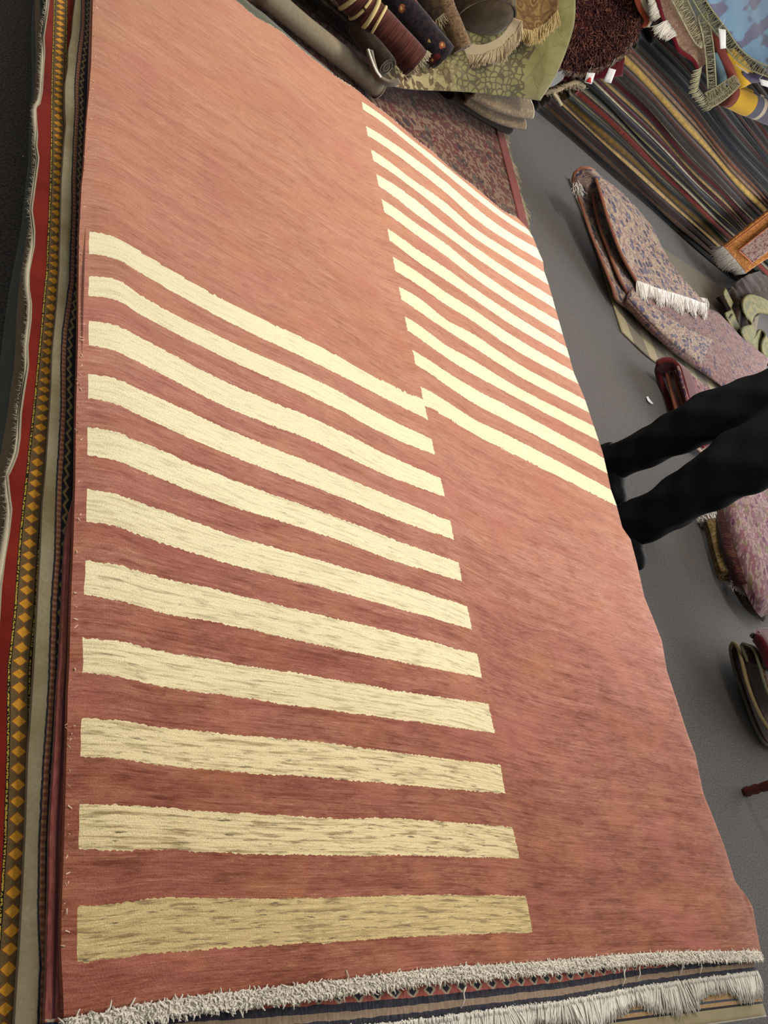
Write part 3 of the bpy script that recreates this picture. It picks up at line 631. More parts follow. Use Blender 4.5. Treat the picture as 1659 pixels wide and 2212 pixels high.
# grey-green rug end showing past the far end of the pile
a = [[P(470, -60, .19), P(540, 6, .19), P(575, 32, .185), P(640, 88, .18), P(720, 158, .17)]]
b = [[p+np.array([-.1, -.30, .0]) for p in a[0]]]
r_ = empty('grey_rug', tuple(a[0][2]), 'thin grey-green rug end showing just beyond the far end of the big pile', 'rug')
patch('pile', [b[0], a[0]], plain('sage_grey_rug', C(84, 86, 70), .12, 90), .012, 60, 12, r_, wob=.002)

# ------------------------------------------------------------------ stack of folded rugs along the far side
SA = P(1165, 250); SB = P(1560, 590); SU = (SB-SA)/np.linalg.norm(SB-SA); SN = np.array([SU[1], -SU[0], 0])
LAY = [  # colour, thickness, colour words
 (C(30, 26, 24), .040, 'black'), (C(72, 50, 34), .034, 'brown'), (C(44, 22, 22), .040, 'dark maroon'), (C(178, 148, 98), .026, 'beige gold'), (C(104, 78, 34), .044, 'olive gold'),
 (C(24, 28, 26), .020, 'blackish green'), (C(128, 118, 84), .012, 'pale olive'), (C(112, 42, 36), .046, 'brick red'), (C(150, 138, 108), .012, 'grey beige'), (C(20, 20, 24), .024, 'black wool'),
 (C(142, 124, 74), .012, 'thin khaki'), (C(34, 32, 40), .028, 'dark navy'), (C(196, 184, 156), .013, 'thin cream'), (C(84, 22, 32), .022, 'crimson'), (C(160, 132, 82), .022, 'tan'),
 (C(72, 16, 24), .044, 'deep burgundy'), (C(148, 134, 104), .012, 'thin stone grey'), (C(54, 46, 46), .036, 'charcoal brown'), (C(80, 48, 40), .030, 'chestnut'), (C(196, 162, 92), .046, 'golden'),
 (C(152, 122, 98), .026, 'pinkish tan'), (C(122, 70, 44), .022, 'rust'), (C(62, 42, 32), .030, 'dark brown'), (C(26, 30, 40), .048, 'midnight blue'), (C(20, 22, 26), .040, 'jet black'),
 (C(62, 30, 28), .030, 'oxblood'), (C(30, 34, 44), .034, 'slate blue'), (C(84, 44, 38), .026, 'red brown'), (C(38, 28, 30), .034, 'blackish plum'), (C(88, 40, 34), .030, 'russet'), (C(40, 30, 30), .04, 'umber')]
z = 0.; nx = 110; Lst = 3.6
sx = np.linspace(-.10, Lst, nx)
prev = None
for k, (cc_, th, word) in enumerate(LAY):
    m = M('stack_'+word.replace(' ', '_'), .95, .2); UV = m.uv()
    n1 = m.noise(m.scale(UV, 40, 30), 1, 3); n2 = m.noise(m.scale(UV, 9, 26, 1, (k*3.1, 0, 0)), 1, 3, .6)
    dk = tuple(v*.55 for v in cc_[:3])+(1,); lt = tuple(min(1, v*1.05) for v in cc_[:3])+(1,)
    m.bump(n1, .6, .003); mt = m.out(m.mix(m.map(m.math('ADD', m.math('MULTIPLY', n1, .5), m.math('MULTIPLY', n2, .5)), .35, .65, 0, 1), dk, lt))
    jit = (random.random()-.5)*.03; r = th/2
    s0 = max(-.1, .0+random.random()*.06) if k > 2 else random.random()*.05-.05
    if k > 20: s0 += (k-20)*.012
    xs = np.linspace(s0, Lst+random.random()*.1, nx)
    front = .012*np.sin(xs*2.1+k*.9)+.007*np.sin(xs*5.3+k*2)+jit-.012*k*.25
    lift = z*(.025*np.sin(xs*1.6+.6)+.012*np.sin(xs*3.7))+.004*np.sin(xs*6+k*.7)*min(1, z*4)
    thv = th*(1+.12*np.sin(xs*3.1+k*1.7)+.08*np.sin(xs*8+k))*.44
    prof = [(.9, -1), (.4, -1), (.2, -1), (.08, -1), (.03, -.98), (.008, -.7), (0, 0), (.008, .7), (.03, .98), (.08, 1), (.2, 1), (.4, 1), (.9, 1)]
    g = []
    for i, x in enumerate(xs):
        row = []
        for d_, h in prof:
            p = SA+SU*x-SN*(front[i]-d_)*1.0*(-1 if False else 1)
            q = SA+SU*x-SN*0
            q = SA+SU*x+np.array([0, 1, 0])*(d_+front[i]+.02)
            q[2] = z+th/2+lift[i]+h*min(thv[i]*.96, th*.48)
            row.append(q)
        g.append(catmull(row, 33))
    g = np.array(g); al = np.concatenate([[0], np.cumsum(np.linalg.norm(np.diff(g[5], axis=0), axis=1))])
    uv = np.stack([np.broadcast_to(al, (nx, 33)), np.broadcast_to(xs[:, None], (nx, 33))], -1)
    lo = LAY[k-1][2] if k else None
    lab = f'{word} folded rug in the tall stack, ' + (f'lying on the {lo} one' if k else 'lowest, on the carpet')
    F = grid_faces(nx, 33).tolist()
    i0 = list(range(33)); i1 = [(nx-1)*33+j for j in range(33)]
    F += [i0, i1[::-1]]
    o = mesh_obj('folded_rug', g.reshape(-1, 3), F, mt, None, uvs=uv.reshape(-1, 2))
    tag(o, lab, 'rug', 'folded rugs in the tall stack')
    z += th
STACKTOP = z

# ------------------------------------------------------------------ heap beyond the far end of the pile
# oriental rug flat on the carpet
MO = worn_oriental('mauve_oriental', C(84, 54, 50), C(98, 46, 46), C(84, 78, 68), C(54, 42, 48), C(128, 106, 88), .42)
r_ = empty('oriental_rug', (2.2, 3.2, 0), 'faded mauve and red oriental rug lying flat on the carpet past the striped rug', 'rug')
xe = lambda y: np.interp(y, [2.55, 3.21, 3.92, 4.3], [2.88, 2.975, 3.03, 3.06])
c_ = [[(1.2+(xe(y)-1.2)*t, y, .012) for t in (0, .3, .6, .85, 1)] for y in (2.62, 3.0, 3.4, 3.8, 4.3)]
patch('pile', c_, MO, .010, 50, 50, r_, wob=.0015)
mb = plain('mauve_border', C(122, 66, 62), .12, 120)
patch('border', [[(xe(y)-t, y, .0165) for t in (.075, .04, .0)] for y in (2.62, 3.0, 3.4, 3.8, 4.3)], mb, .004, 6, 40, r_)
MF = plain('beige_fringe_yarn', C(170, 156, 130), .12, 200)
comb_fringe(r_, [(xe(y), y, .014) for y in (2.62, 3.0, 3.4, 3.75, 3.95)], 900, .055, MF, .0018, .012, 26, out=np.array([1., 0, 0]))
# grey tube-like rolled rug
r_ = empty('rolled_rug', tuple(P(825, 197, .06)), 'slim pale grey-beige rolled rug lying along the far end of the big pile', 'rug')
a = P(820, 193, .063); b = P(562, -18, .07)
roll_sheet('roll', a, b, .047, plain('grey_beige_pile', C(136, 126, 108), .12, 80), 2.3, .012, r_)
mk = plain('grey_beige_pile_end', C(124, 114, 98), .12, 80)
def dome(parent, c, ax, r, mat, name='end_face', depth=.35):
    ax = np.asarray(ax, float); ax /= np.linalg.norm(ax); e1 = np.cross(ax, [0, 0, 1.]); e1 /= np.linalg.norm(e1); e2 = np.cross(e1, ax)
    V = [c+ax*r*depth]; F = []
    n = 20
    for i, f in enumerate((.35, .7, .92, 1.)):
        for j in range(n):
            t = 6.2832*j/n; V.append(c+(e1*math.cos(t)+e2*math.sin(t))*r*f+ax*r*depth*math.sqrt(max(0, 1-f*f)))
    for j in range(n): F.append((0, 1+j, 1+(j+1) % n))
    for i in range(3):
        for j in range(n): k = (j+1) % n; F.append((1+i*n+j, 1+(i+1)*n+j, 1+(i+1)*n+k, 1+i*n+k))
    return mesh_obj(name, V, F, mat, parent)
dome(r_, a+(a-b)/np.linalg.norm(a-b)*-.004, a-b, .043, mk)
# dark folded rugs under the rolls
MD1 = oriental('dark_brown_oriental', [C(34, 28, 24), C(50, 38, 28), C(60, 46, 34), C(40, 30, 34), C(72, 58, 40)], 14, fine=150)
MD2 = oriental('dark_olive_oriental', [C(48, 42, 30), C(66, 58, 40), C(56, 46, 34), C(84, 72, 50)], 12, fine=150)
def fold_block(name, label, lo, hi, mat, layers=3, name2='folded_pile', seed=0):
    """rug folded into a flat block: serpentine cross-section in y-z swept along x"""
    x0, y0, z0 = lo; x1, y1, z1 = hi; t = (z1-z0)/layers; path = []
    for i in range(layers):
        zz = z0+t*(i+.5); a_, b_ = (y0+t*.5, y1-t*.5) if i % 2 == 0 else (y1-t*.5, y0+t*.5)
        path += [(x0, a_, zz), (x0, a_*.7+b_*.3, zz), (x0, a_*.3+b_*.7, zz), (x0, b_, zz)]
        if i < layers-1: path.append((x0, b_+(t*.5 if b_ > a_ else -t*.5), zz+t/2))
    r_ = empty(name, ((x0+x1)/2, (y0+y1)/2, z0), label, 'rug')
    sweep_sheet(name2, path, (x1-x0, 0, 0), mat, min(.016, t*.6), 26*layers, 24, r_, wob=.003, seed=seed)
    return r_
fold_block('folded_rug', 'dark brown folded rug low behind the slim grey roll', (.9, 3.52, .02), (2.05, 4.4, .15), MD1, 3)
fold_block('folded_rug', 'dark olive folded rug on top of the dark brown one behind the grey roll', (.9, 3.60, .155), (2.1, 4.4, .27), MD2, 3, seed=2)
# low pile of beige folded rugs under the sage one
MBG = oriental('beige_grey_oriental', [C(112, 98, 76), C(134, 120, 94), C(98, 88, 72), C(150, 138, 112), C(120, 92, 74)], 18, fine=180)
def slab_fold(label, pts, zb, th, mat, edge_mat, fr=True):
    """folded rug whose rounded fold faces the camera; pts: near edge line in the picture at height z"""
    r_ = empty('folded_rug', tuple(pts[0]), label, 'rug')
    pts = np.asarray(pts)
    prof = [(.40, 1.0), (.2, 1.0), (.05, .95), (.0, .5), (.05, .05), (.2, 0), (.55, 0)]
    g = []
    for p in catmull(pts, 40):
        g.append(catmull([(p[0]-d*.35, p[1]+d, zb+th*h) for d, h in prof], 40))
    g = np.array(g); al = np.arange(40)*.025
    uv = np.stack([np.broadcast_to(al, (40, 40)), np.broadcast_to((np.arange(40)*.03)[:, None], (40, 40))], -1)
    solid(mesh_obj('folded_pile', g.reshape(-1, 3), grid_faces(40, 40), mat, r_, uvs=uv.reshape(-1, 2)), .012, 0)
    e = g[-1]; tube_pts('selvedge', e, .007, edge_mat, r_, 7)
    return r_
MSE = plain('pale_selvedge', C(168, 156, 130), .1, 200)
MDG = plain('dark_grey_rug', C(62, 58, 54), .15, 80)
slab_fold('dark grey folded rug on the carpet under the sage draped rug', [P(960, 225, .0)*[1, 1, 0]+[0, 0, 0], P(1030, 268, .0), P(1088, 300, 0)], .012, .075, MDG, plain('grey_selvedge', C(120, 116, 106), .1, 200))
q = [P(1000, 224, .1), P(1045, 254, .1), P(1090, 274, .1), P(1128, 283, .1)]
slab_fold('beige folded rug with a pale edge, second from the carpet under the sage draped rug', q, .09, .05, MBG, MSE)
q = [P(1012, 214, .16), P(1055, 238, .16), P(1100, 254, .16), P(1140, 262, .16)]
r_ = slab_fold('grey-beige folded rug with a whitish selvedge, highest under the sage draped rug', q, .15, .07, MBG, plain('white_selvedge', C(206, 198, 180), .08, 200))
def PH(px, py, y): return PY(px, py, y-.24)
# sage draped rug
m = M('sage_leaf_rug', .95, .25); UV = m.uv()
n0 = m.noise(UV, 7, 2); dv = m.N.new('ShaderNodeVectorMath'); dv.operation = 'ADD'; m.put(dv.inputs[0], UV)
cn = m.N.new('ShaderNodeTexNoise'); m.put(cn.inputs['Vector'], UV); cn.inputs['Scale'].default_value = 9
sc_ = m.N.new('ShaderNodeVectorMath'); sc_.operation = 'SCALE'; m.put(sc_.inputs[0], cn.outputs[1]); sc_.inputs['Scale'].default_value = .05; m.put(dv.inputs[1], sc_.outputs[0])
e1, _ = m.vor(m.scale(dv.outputs[0], 1, 1.5), 24, .7, 'DISTANCE_TO_EDGE'); e2, _ = m.vor(dv.outputs[0], 8, .9, 'DISTANCE_TO_EDGE')
big = m.noise(UV, 3.2, 2)
fn = m.noise(UV, 190, 3, .7)
su0 = m.sep(UV); sage = m.mix(m.map(n0, .35, .65, 0, 1), C(100, 96, 58), C(124, 120, 80)); ground = m.mix(m.map(n0, .35, .65, 0, 1), C(62, 56, 40), C(82, 74, 52))
leaf = m.math('GREATER_THAN', e1, .13); vine = m.math('LESS_THAN', e2, .045)
zone = m.math('GREATER_THAN', m.math('ABSOLUTE', m.math('SUBTRACT', m.math('ADD', su0[0], m.math('MULTIPLY', m.noise(UV, 5, 1), .3)), 1.50)), .33); c = m.mix(zone, sage, m.mix(leaf, ground, sage)); c = m.mix(m.math('MULTIPLY', m.math('SUBTRACT', 1., zone), m.band(e2, .012, .028)), c, m.mix(.5, ground, sage))
su_ = m.sep(UV)
lf = m.map(m.math('ADD', su_[0], m.math('MULTIPLY', n0, .2)), .30, .70, 1, 0)
creamp = m.mix(m.math('GREATER_THAN', m.noise(UV, 17, 2), .5), C(92, 72, 50), C(172, 158, 118))
c = m.mix(lf, c, creamp)
c = m.mix(m.map(fn, .3, .7, 0, .35), c, C(90, 84, 56)); m.bump(fn, .5, .002); MSAGE = m.out(c)
r_ = empty('draped_rug', tuple(PH(1100, 150, 3.8)), 'sage green rug with a leaf pattern draped over the heap at the far side', 'rug')
rows = [[(835, 172, 3.42), (875, 190, 3.5), (950, 196, 3.62), (1010, 199, 3.72), (1090, 208, 3.84), (1166, 217, 3.96)],
        [(812, 130, 3.48), (880, 150, 3.56), (955, 150, 3.68), (1030, 152, 3.78), (1110, 158, 3.9), (1204, 156, 4.02)],
        [(790, 70, 3.66), (870, 80, 3.72), (955, 85, 3.82), (1040, 85, 3.92), (1130, 80, 4.04), (1238, 62, 4.16)],
        [(770, 10, 3.9), (860, 10, 3.95), (955, 10, 4.02), (1045, 5, 4.1), (1140, 0, 4.2), (1243, -15, 4.3)],
        [(740, -60, 4.3), (850, -60, 4.3), (955, -70, 4.3), (1050, -80, 4.35), (1150, -90, 4.45), (1240, -100, 4.5)]]
patch('pile', [[PH(*q) for q in row] for row in rows], MSAGE, .014, 90, 80, r_, wob=.005, ws=7)
# rolls lying on it
def roll_thing(label, na, fa, r, mat, turns=2.4, cap=None, parent_name='rolled_rug', fr=None, phase=0., thick=.011, depth=.3, capr=.93):
    a = PH(*na); b = PH(*fa)
    r_ = empty(parent_name, tuple(a), label, 'rug')
    roll_sheet('roll', a, b, r, mat, turns, thick, r_, phase=phase)
    if cap: dome(r_, a-(a-b)/np.linalg.norm(a-b)*.012, a-b, r*capr, cap, depth=depth)
    if fr is not None:
        ax = (a-b)/np.linalg.norm(a-b); e1 = np.cross(ax, [0, 0, 1.]); e1 /= np.linalg.norm(e1); e2 = np.cross(e1, ax)
        n = 260; t = rng.random(n)*6.283
        rt = a+(e1[None]*np.cos(t)[:, None]+e2[None]*np.sin(t)[:, None])*r*.97
        strands('fringe', rt, ax[None]*fr*(.6+.6*rng.random((n, 1)))+rng.normal(size=(n, 3))*fr*.18, MF, r_, r=.0022, seg=2, curl=.2)
    return r_, a, b
MMAR = M('maroon_weave', .95, .2); UV = MMAR.uv(); q = MMAR.noise(MMAR.scale(UV, 8, 160), 1, 2); q2 = MMAR.noise(UV, 160, 2)
MMAR.bump(q, .6, .003); MMAR = MMAR.out(MMAR.mix(MMAR.map(q, .35, .65, 0, 1), C(56, 28, 26), C(98, 56, 48)))
r_, a, b = roll_thing('maroon rolled rug with cream wrapped bands, leftmost thick roll on the far heap', (897, 138, 3.46), (728, -45, 3.62), .066, MMAR, cap=plain('maroon_end', C(70, 34, 32), .2, 90), fr=.02)
MCW = plain('cream_wrap', C(196, 178, 128), .15, 200)
ax = (b-a)/np.linalg.norm(b-a); L_ = np.linalg.norm(b-a); e1 = np.cross(ax, [0, 0, 1.]); e1 /= np.linalg.norm(e1); e2 = np.cross(e1, ax)
for k in range(7):
    c0 = a+ax*(L_*.50+k*.042); t = np.linspace(0, 6.2832, 33)
    pts = c0+(e1[None]*np.cos(t)[:, None]+e2[None]*np.sin(t)[:, None])*.0625+ax[None]*(.012*np.sin(t+k))[:, None]
    tube_pts('wrap_band', pts, (.006+.003*(k % 2)), MCW, r_, 7)
m = M('navy_floral', .95, .2); UV = m.uv(); d1, c1 = m.vor(UV, 24, .9); nn = m.noise(UV, 50, 2); h = m.sep(c1)
q = m.math('ADD', d1, m.math('MULTIPLY', m.math('SUBTRACT', nn, .5), .5)); fl = m.math('MULTIPLY', m.math('LESS_THAN', q, .34), m.math('GREATER_THAN', h[0], .4))
c = m.mix(m.map(nn, .4, .6, 0, 1), C(20, 20, 26), C(44, 32, 36)); c = m.mix(fl, c, m.ramp(h[1], [(0, C(128, 74, 50)), (.35, C(150, 122, 76)), (.7, C(96, 34, 38))], 'CONSTANT')); c = m.mix(m.math('MULTIPLY', fl, m.math('LESS_THAN', q, .12)), c, C(186, 150, 92))
m.bump(m.noise(UV, 160, 2), .5, .002); MFL = m.out(c)
roll_thing('dark navy floral rolled rug with a cream and red end on the far heap', (955, 126, 3.64), (824, -40, 3.78), .064, MFL, cap=plain('cream_red_end', C(150, 122, 96), .35, 40, c2=C(96, 30, 34)), phase=1.)
roll_thing('dark brown rolled rug with a short cream fringe, behind the floral roll', (944, 42, 3.86), (880, -60, 3.98), .072, oriental('brown_roll', [C(44, 34, 28), C(60, 46, 34), C(52, 40, 30), C(72, 56, 42)], 14), cap=plain('wine_end', C(70, 26, 30), .2, 60), fr=.035, phase=2)
roll_thing('slim speckled tan rolled rug with a dark green rim on the far heap', (997, 108, 3.74), (944, -30, 3.92), .046, oriental('tan_speck', [C(112, 90, 66), C(128, 104, 78), C(104, 82, 60), C(84, 62, 48)], 30, stretch=(1, 2)), cap=plain('dark_green_end', C(50, 60, 50), .2, 60), phase=.5, turns=1.8)
rr_, a, b = roll_thing('wide olive brown rolled rug with a broad beige fringe, largest roll on the far heap', (1044, 46, 3.94), (1010, -130, 4.3), .150, oriental('olive_brown_roll', [C(70, 60, 42), C(88, 76, 54), C(62, 54, 44), C(104, 94, 66), C(76, 50, 40)], 13), cap=plain('olive_end', C(66, 56, 42), .25, 30), turns=3, phase=.3)
# fringe skirt below the wide roll
sk = [PH(1000, 120, 3.80), PH(1040, 118, 3.80), PH(1085, 100, 3.82), PH(1118, 66, 3.86), PH(1128, 45, 3.88)]
top = [PH(1000, 92, 3.84), PH(1042, 96, 3.83), PH(1078, 80, 3.85), PH(1100, 52, 3.89), PH(1108, 38, 3.9)]
patch('fringe_web', [top, sk], MF, .006, 30, 8, rr_)
skd = np.array(sk); comb_fringe(rr_, skd, 700, .05, plain('pale_fringe', C(196, 178, 146), .1, 200), .0022, .03, 30, out=np.array([.25, -.8, 0]))
roll_thing('small dark brown rolled rug with greyish rim, lowest left of the far heap', (835, 146, 3.36), (770, 60, 3.55), .045, oriental('dark_brown_small', [C(44, 34, 26), C(60, 48, 34), C(52, 42, 30)], 20), cap=plain('brown_end', C(48, 36, 30), .2, 60), phase=.3)
q = [[PH(806, 108, 3.30), PH(812, 135, 3.29), PH(822, 160, 3.29), PH(842, 172, 3.29), PH(860, 168, 3.30)],
     [PH(796, 106, 3.33), PH(803, 138, 3.32), PH(816, 168, 3.32), PH(843, 181, 3.32), PH(864, 174, 3.33)]]
r_ = empty('grey_rug', tuple(q[0][2]), 'grey rug corner with a white edge curling round the small brown roll', 'rug')
patch('pile', q, plain('grey_curl', C(122, 112, 100), .15, 100), .012, 40, 8, r_)
tube_pts('white_edge', catmull([PH(795, 106, 3.29), PH(802, 128, 3.28), PH(812, 152, 3.28), PH(822, 166, 3.28)], 20), .005, MAT_WHITE, r_, 6)
# golden tan rug with fringe over the sage one
MGT = oriental('golden_tan', [C(96, 72, 46), C(120, 92, 58), C(82, 58, 38), C(134, 108, 70)], 16)
rows = [[(1120, 60, 3.98), (1150, 66, 3.99), (1180, 50, 4.02), (1205, 22, 4.05)], [(1105, 10, 4.05), (1140, 20, 4.06), (1175, 10, 4.09), (1205, -20, 4.12)], [(1090, -60, 4.2), (1140, -60, 4.2), (1175, -70, 4.2), (1200, -90, 4.2)]]
r_ = empty('tan_rug', tuple(PH(1150, 50, 3.98)), 'golden tan rug end with a pale fringe lying on the sage draped rug', 'rug')
patch('pile', [[PH(*q) for q in row] for row in rows], MGT, .012, 30, 30, r_, wob=.003)
comb_fringe(r_, [PH(1120, 60, 3.97), PH(1150, 66, 3.98), PH(1180, 50, 4.01), PH(1205, 22, 4.04)], 500, .07, plain('golden_fringe', C(196, 172, 122), .1, 200), .002, .02, 30, out=np.array([.25, -.75, 0]))

# ------------------------------------------------------------------ things draped over the left end of the stack
YS = 4.50
MSH = oriental('maroon_shag', [C(50, 22, 28), C(74, 30, 34), C(40, 24, 30), C(110, 60, 50), C(60, 34, 36)], 26, fine=60)
rows = [[(1212, 146, 4.44), (1262, 156, 4.44), (1310, 138, 4.46), (1352, 112, 4.47), (1380, 64, 4.49)], [(1232, 95, 4.46), (1275, 100, 4.46), (1320, 90, 4.47), (1360, 66, 4.48), (1386, 30, 4.50)],
        [(1244, 30, 4.52), (1285, 35, 4.52), (1330, 30, 4.52), (1370, 15, 4.53), (1392, -10, 4.55)], [(1240, -60, 4.7), (1290, -60, 4.7), (1340, -70, 4.7), (1380, -80, 4.7), (1400, -90, 4.7)]]
r_ = empty('shag_rug', tuple(PY(1300, 80, 4.46)), 'shaggy maroon and rust rug end hanging over the left end of the stack', 'rug')
g = np.array([[PY(*q) for q in row] for row in rows])
patch('pile', g, MSH, .03, 50, 50, r_, wob=.006, ws=14)
fine = catmull(g, 60); fine = np.stack([catmull(rw, 60) for rw in fine]).reshape(-1, 3)
n = 2600; idx = rng.integers(0, len(fine), n)
for nm, cc2, fr_ in (('shag_tufts', C(70, 34, 36), .62), ('rust_tufts', C(132, 84, 66), .38)):
    k = int(n*fr_); ii = rng.integers(0, len(fine), k)
    strands(nm, fine[ii]+rng.normal(size=(k, 3))*.006, np.c_[rng.normal(size=k)*.014, -.012-rng.random(k)*.016, rng.normal(size=k)*.014-.008], plain(nm, cc2, .25, 90), r_, r=.0035, seg=2, curl=.5)
n = 400; rt = along([PY(1212, 148, 4.43), PY(1262, 158, 4.43), PY(1310, 140, 4.45), PY(1352, 114, 4.46), PY(1380, 66, 4.48), PY(1388, 30, 4.49)], n)
strands('edge_fringe', rt, np.c_[rng.normal(size=n)*.01, -.008+rng.normal(size=n)*.006, -.02-rng.random(n)*.015], plain('greyish_fringe', C(150, 130, 116), .2, 200), r_, r=.0028, seg=2, curl=.4)
# plum velvety fold under it and grey corner
r_ = empty('plum_rug', tuple(PY(1300, 165, 4.45)), 'deep wine red rug edge tucked under the shaggy maroon rug', 'rug')
patch('pile', [[PY(1208, 178, 4.48), PY(1245, 166, 4.47), PY(1300, 170, 4.47), PY(1345, 165, 4.50)], [PY(1215, 150, 4.49), PY(1250, 148, 4.49), PY(1300, 148, 4.49), PY(1350, 125, 4.50)]], plain('wine', C(82, 18, 26), .15, 60), .02, 30, 8, r_)
# crumpled pale fringe knots
r_ = empty('pale_cloth', tuple(PY(1205, 190, 4.44)), 'crumpled pale knotted fringe at the left corner of the tall stack', 'textile')
tube_pts('fringe_cord', catmull([PY(1175, 200, 4.43), PY(1200, 196, 4.42), PY(1222, 186, 4.43), PY(1245, 178, 4.44), PY(1262, 188, 4.45)], 40), .013, MF, r_, 8)
tube_pts('fringe_cord', catmull([PY(1195, 200, 4.41), PY(1205, 214, 4.42), PY(1212, 226, 4.44)], 24), .010, MF, r_, 8)
n = 160; strands('fringe', along([PY(1178, 200, 4.42), PY(1222, 188, 4.42), PY(1260, 184, 4.44)], n), np.c_[rng.normal(size=n)*.02, -.004+rng.normal(size=n)*.004, rng.normal(size=n)*.016-.006], MF, r_, r=.0022, seg=2, curl=.5)
r_ = empty('grey_cloth', tuple(PY(1200, 165, 4.40)), 'smooth blue-grey cloth corner between the sage rug and the tall stack', 'textile')
patch('cloth', [[PY(1178, 190, 4.30), PY(1196, 186, 4.36), PY(1216, 172, 4.42)], [PY(1190, 160, 4.32), PY(1206, 156, 4.38), PY(1226, 150, 4.44)]], plain('blue_grey', C(116, 118, 118), .06, 60), .008, 12, 12, r_)
# price tags
MTAG = plain('white_card', C(226, 226, 224), .02, 50, .6, 0)
def tagcard(label, quad, y, red=False):
    r_ = empty('price_tag', tuple(PY(*quad[0], y)), label, 'tag')
    p = [PY(*q, y+dy) for q, dy in zip(quad, (0, .004, .006, -.003))]
    patch('card', [[p[0], p[1]], [p[3], p[2]]], MTAG, .0012, 4, 4, r_)
    if red:
        c_ = sum(p)/4+np.array([0, -.004, 0]); h = [(c_*.25+v*.75)+np.array([0, -.003, 0]) for v in (p[3], p[2])]; h2 = [(c_*.8+v*.2)+np.array([0, -.003, 0]) for v in (p[0], p[1])]
        patch('red_print', [h2, h], plain('red_print', C(190, 40, 44), .03, 50, .6, 0), .0008, 3, 3, r_)
    tube_pts('string', [p[0]+np.array([0, .0, 0]), p[0]+np.array([.006, .01, .02]), p[0]+np.array([.002, .03, .05])], .0009, MTAG, r_, 5)
    return r_
tagcard('white price tag with red print hanging at the left end of the tall stack', [(1268, 157), (1286, 158), (1278, 182), (1262, 178)], 4.405, True)
tagcard('blank white price tag to the right of the red printed one', [(1316, 147), (1331, 151), (1320, 180), (1303, 176)], 4.405)
# navy/cream/red striped textile folds at the top edge
r_ = empty('striped_textile', tuple(PY(1400, 20, 4.5)), 'narrow kilim with navy, cream and red edges folded beside the shaggy rug', 'textile')
for (cc2, dx, nm) in ((C(206, 196, 180), 0, 'cream_edge'), (C(44, 38, 54), 12, 'navy_band'), (C(104, 72, 70), 24, 'mauve_band'), (C(132, 62, 40), -12, 'rust_band')):
    base = [(1384+dx, -40), (1388+dx, 0), (1398+dx, 26), (1404+dx*.6, 44), (1396+dx*.4, 60)]
    l = [PY(x-6, y, 4.47+.001*dx) for x, y in base]; rgt = [PY(x+7, y-2, 4.47+.001*dx) for x, y in base]
    patch(nm, [l, rgt], plain('textile_'+nm, cc2, .12, 150), .01, 30, 6, r_)
# pinkish beige rug with crimson edge and white fringe
MPB = oriental('pinkish_beige', [C(160, 124, 104), C(178, 146, 124), C(150, 112, 96), C(190, 166, 144)], 26, fine=220)
rows = [[(1418, -30, 4.46), (1428, 20, 4.44), (1442, 60, 4.43), (1470, 104, 4.41), (1500, 132, 4.40), (1512, 150, 4.40)], [(1440, -40, 4.46), (1452, 10, 4.44), (1470, 50, 4.43), (1492, 80, 4.42), (1514, 106, 4.41), (1524, 138, 4.40)], [(1462, -50, 4.5), (1474, 0, 4.48), (1492, 34, 4.47), (1512, 64, 4.46), (1530, 96, 4.45), (1538, 130, 4.44)]]
r_ = empty('beige_rug', tuple(PY(1470, 60, 4.42)), 'pinkish beige rug with crimson edge and short white fringe over the tall stack', 'rug')
patch('pile', [[PY(*q) for q in row] for row in rows], MPB, .014, 60, 20, r_, wob=.002)
tube_pts('crimson_edge', catmull([PY(x-1, y+2, 4.43+.0*i) for i, (x, y) in enumerate([(1416, -30), (1428, 22), (1442, 62), (1456, 80)])]+[PY(1466, 108, 4.40), PY(1496, 130, 4.39), PY(1512, 158, 4.39)], 60), .012, plain('crimson', C(104, 24, 36), .12, 100), r_, 8)
comb_fringe(r_, [PY(1412, -20, 4.44), PY(1424, 12, 4.43), PY(1432, 30, 4.43)], 160, .05, MAT_WHITE, .003, .02, 20, out=np.array([-.2, -.3, -.6]))
comb_fringe(r_, [PY(1440, 42, 4.43), PY(1450, 56, 4.43), PY(1458, 66, 4.42), PY(1462, 76, 4.42)], 200, .10, MAT_WHITE, .0032, .02, 24, out=np.array([-.55, -.3, -.5]))
# knotted net fringe bands with bell tassels
MNET = plain('net_cord', C(176, 172, 142), .12, 200); MNB = plain('net_ground', C(104, 112, 108), .12, 100)
def net_band(parent, pts, w, mat, rows_=4, y0=0):
    p = catmull(np.array(pts), 46); t = np.gradient(p, axis=0); t /= np.linalg.norm(t, axis=1)[:, None]
    view = p-CAM; view /= np.linalg.norm(view, axis=1)[:, None]; side = np.cross(t, view); side /= np.linalg.norm(side, axis=1)[:, None]
    n = len(p); V = []
    for k in range(n-1):
        for s_ in (-1, 1):
            q = [p[k]+side[k]*w*(-.5 if s_ > 0 else .5), (p[k]+p[k+1])/2+np.array([0, -.004, 0]), p[k+1]+side[k+1]*w*(.5 if s_ > 0 else -.5)]
            V.append((q[0], q[2]-q[0]))
    strands('knotted_cords', [v[0] for v in V], [v[1] for v in V], mat, parent, r=.0028, seg=3, curl=.35)
    for s_ in (-.5, .5): tube_pts('edge_cord', p+side*w*s_, .0045, mat, parent, 6)
def PYl(l, y): return [PY(a, b, y+(0 if len(c) == 0 else c[0])) for a, b, *c in l]
r_ = empty('tasselled_throw', tuple(PY(1520, 150, 4.38)), 'blue-grey throw edged with cream knotted net fringe on top of the tall stack', 'textile')
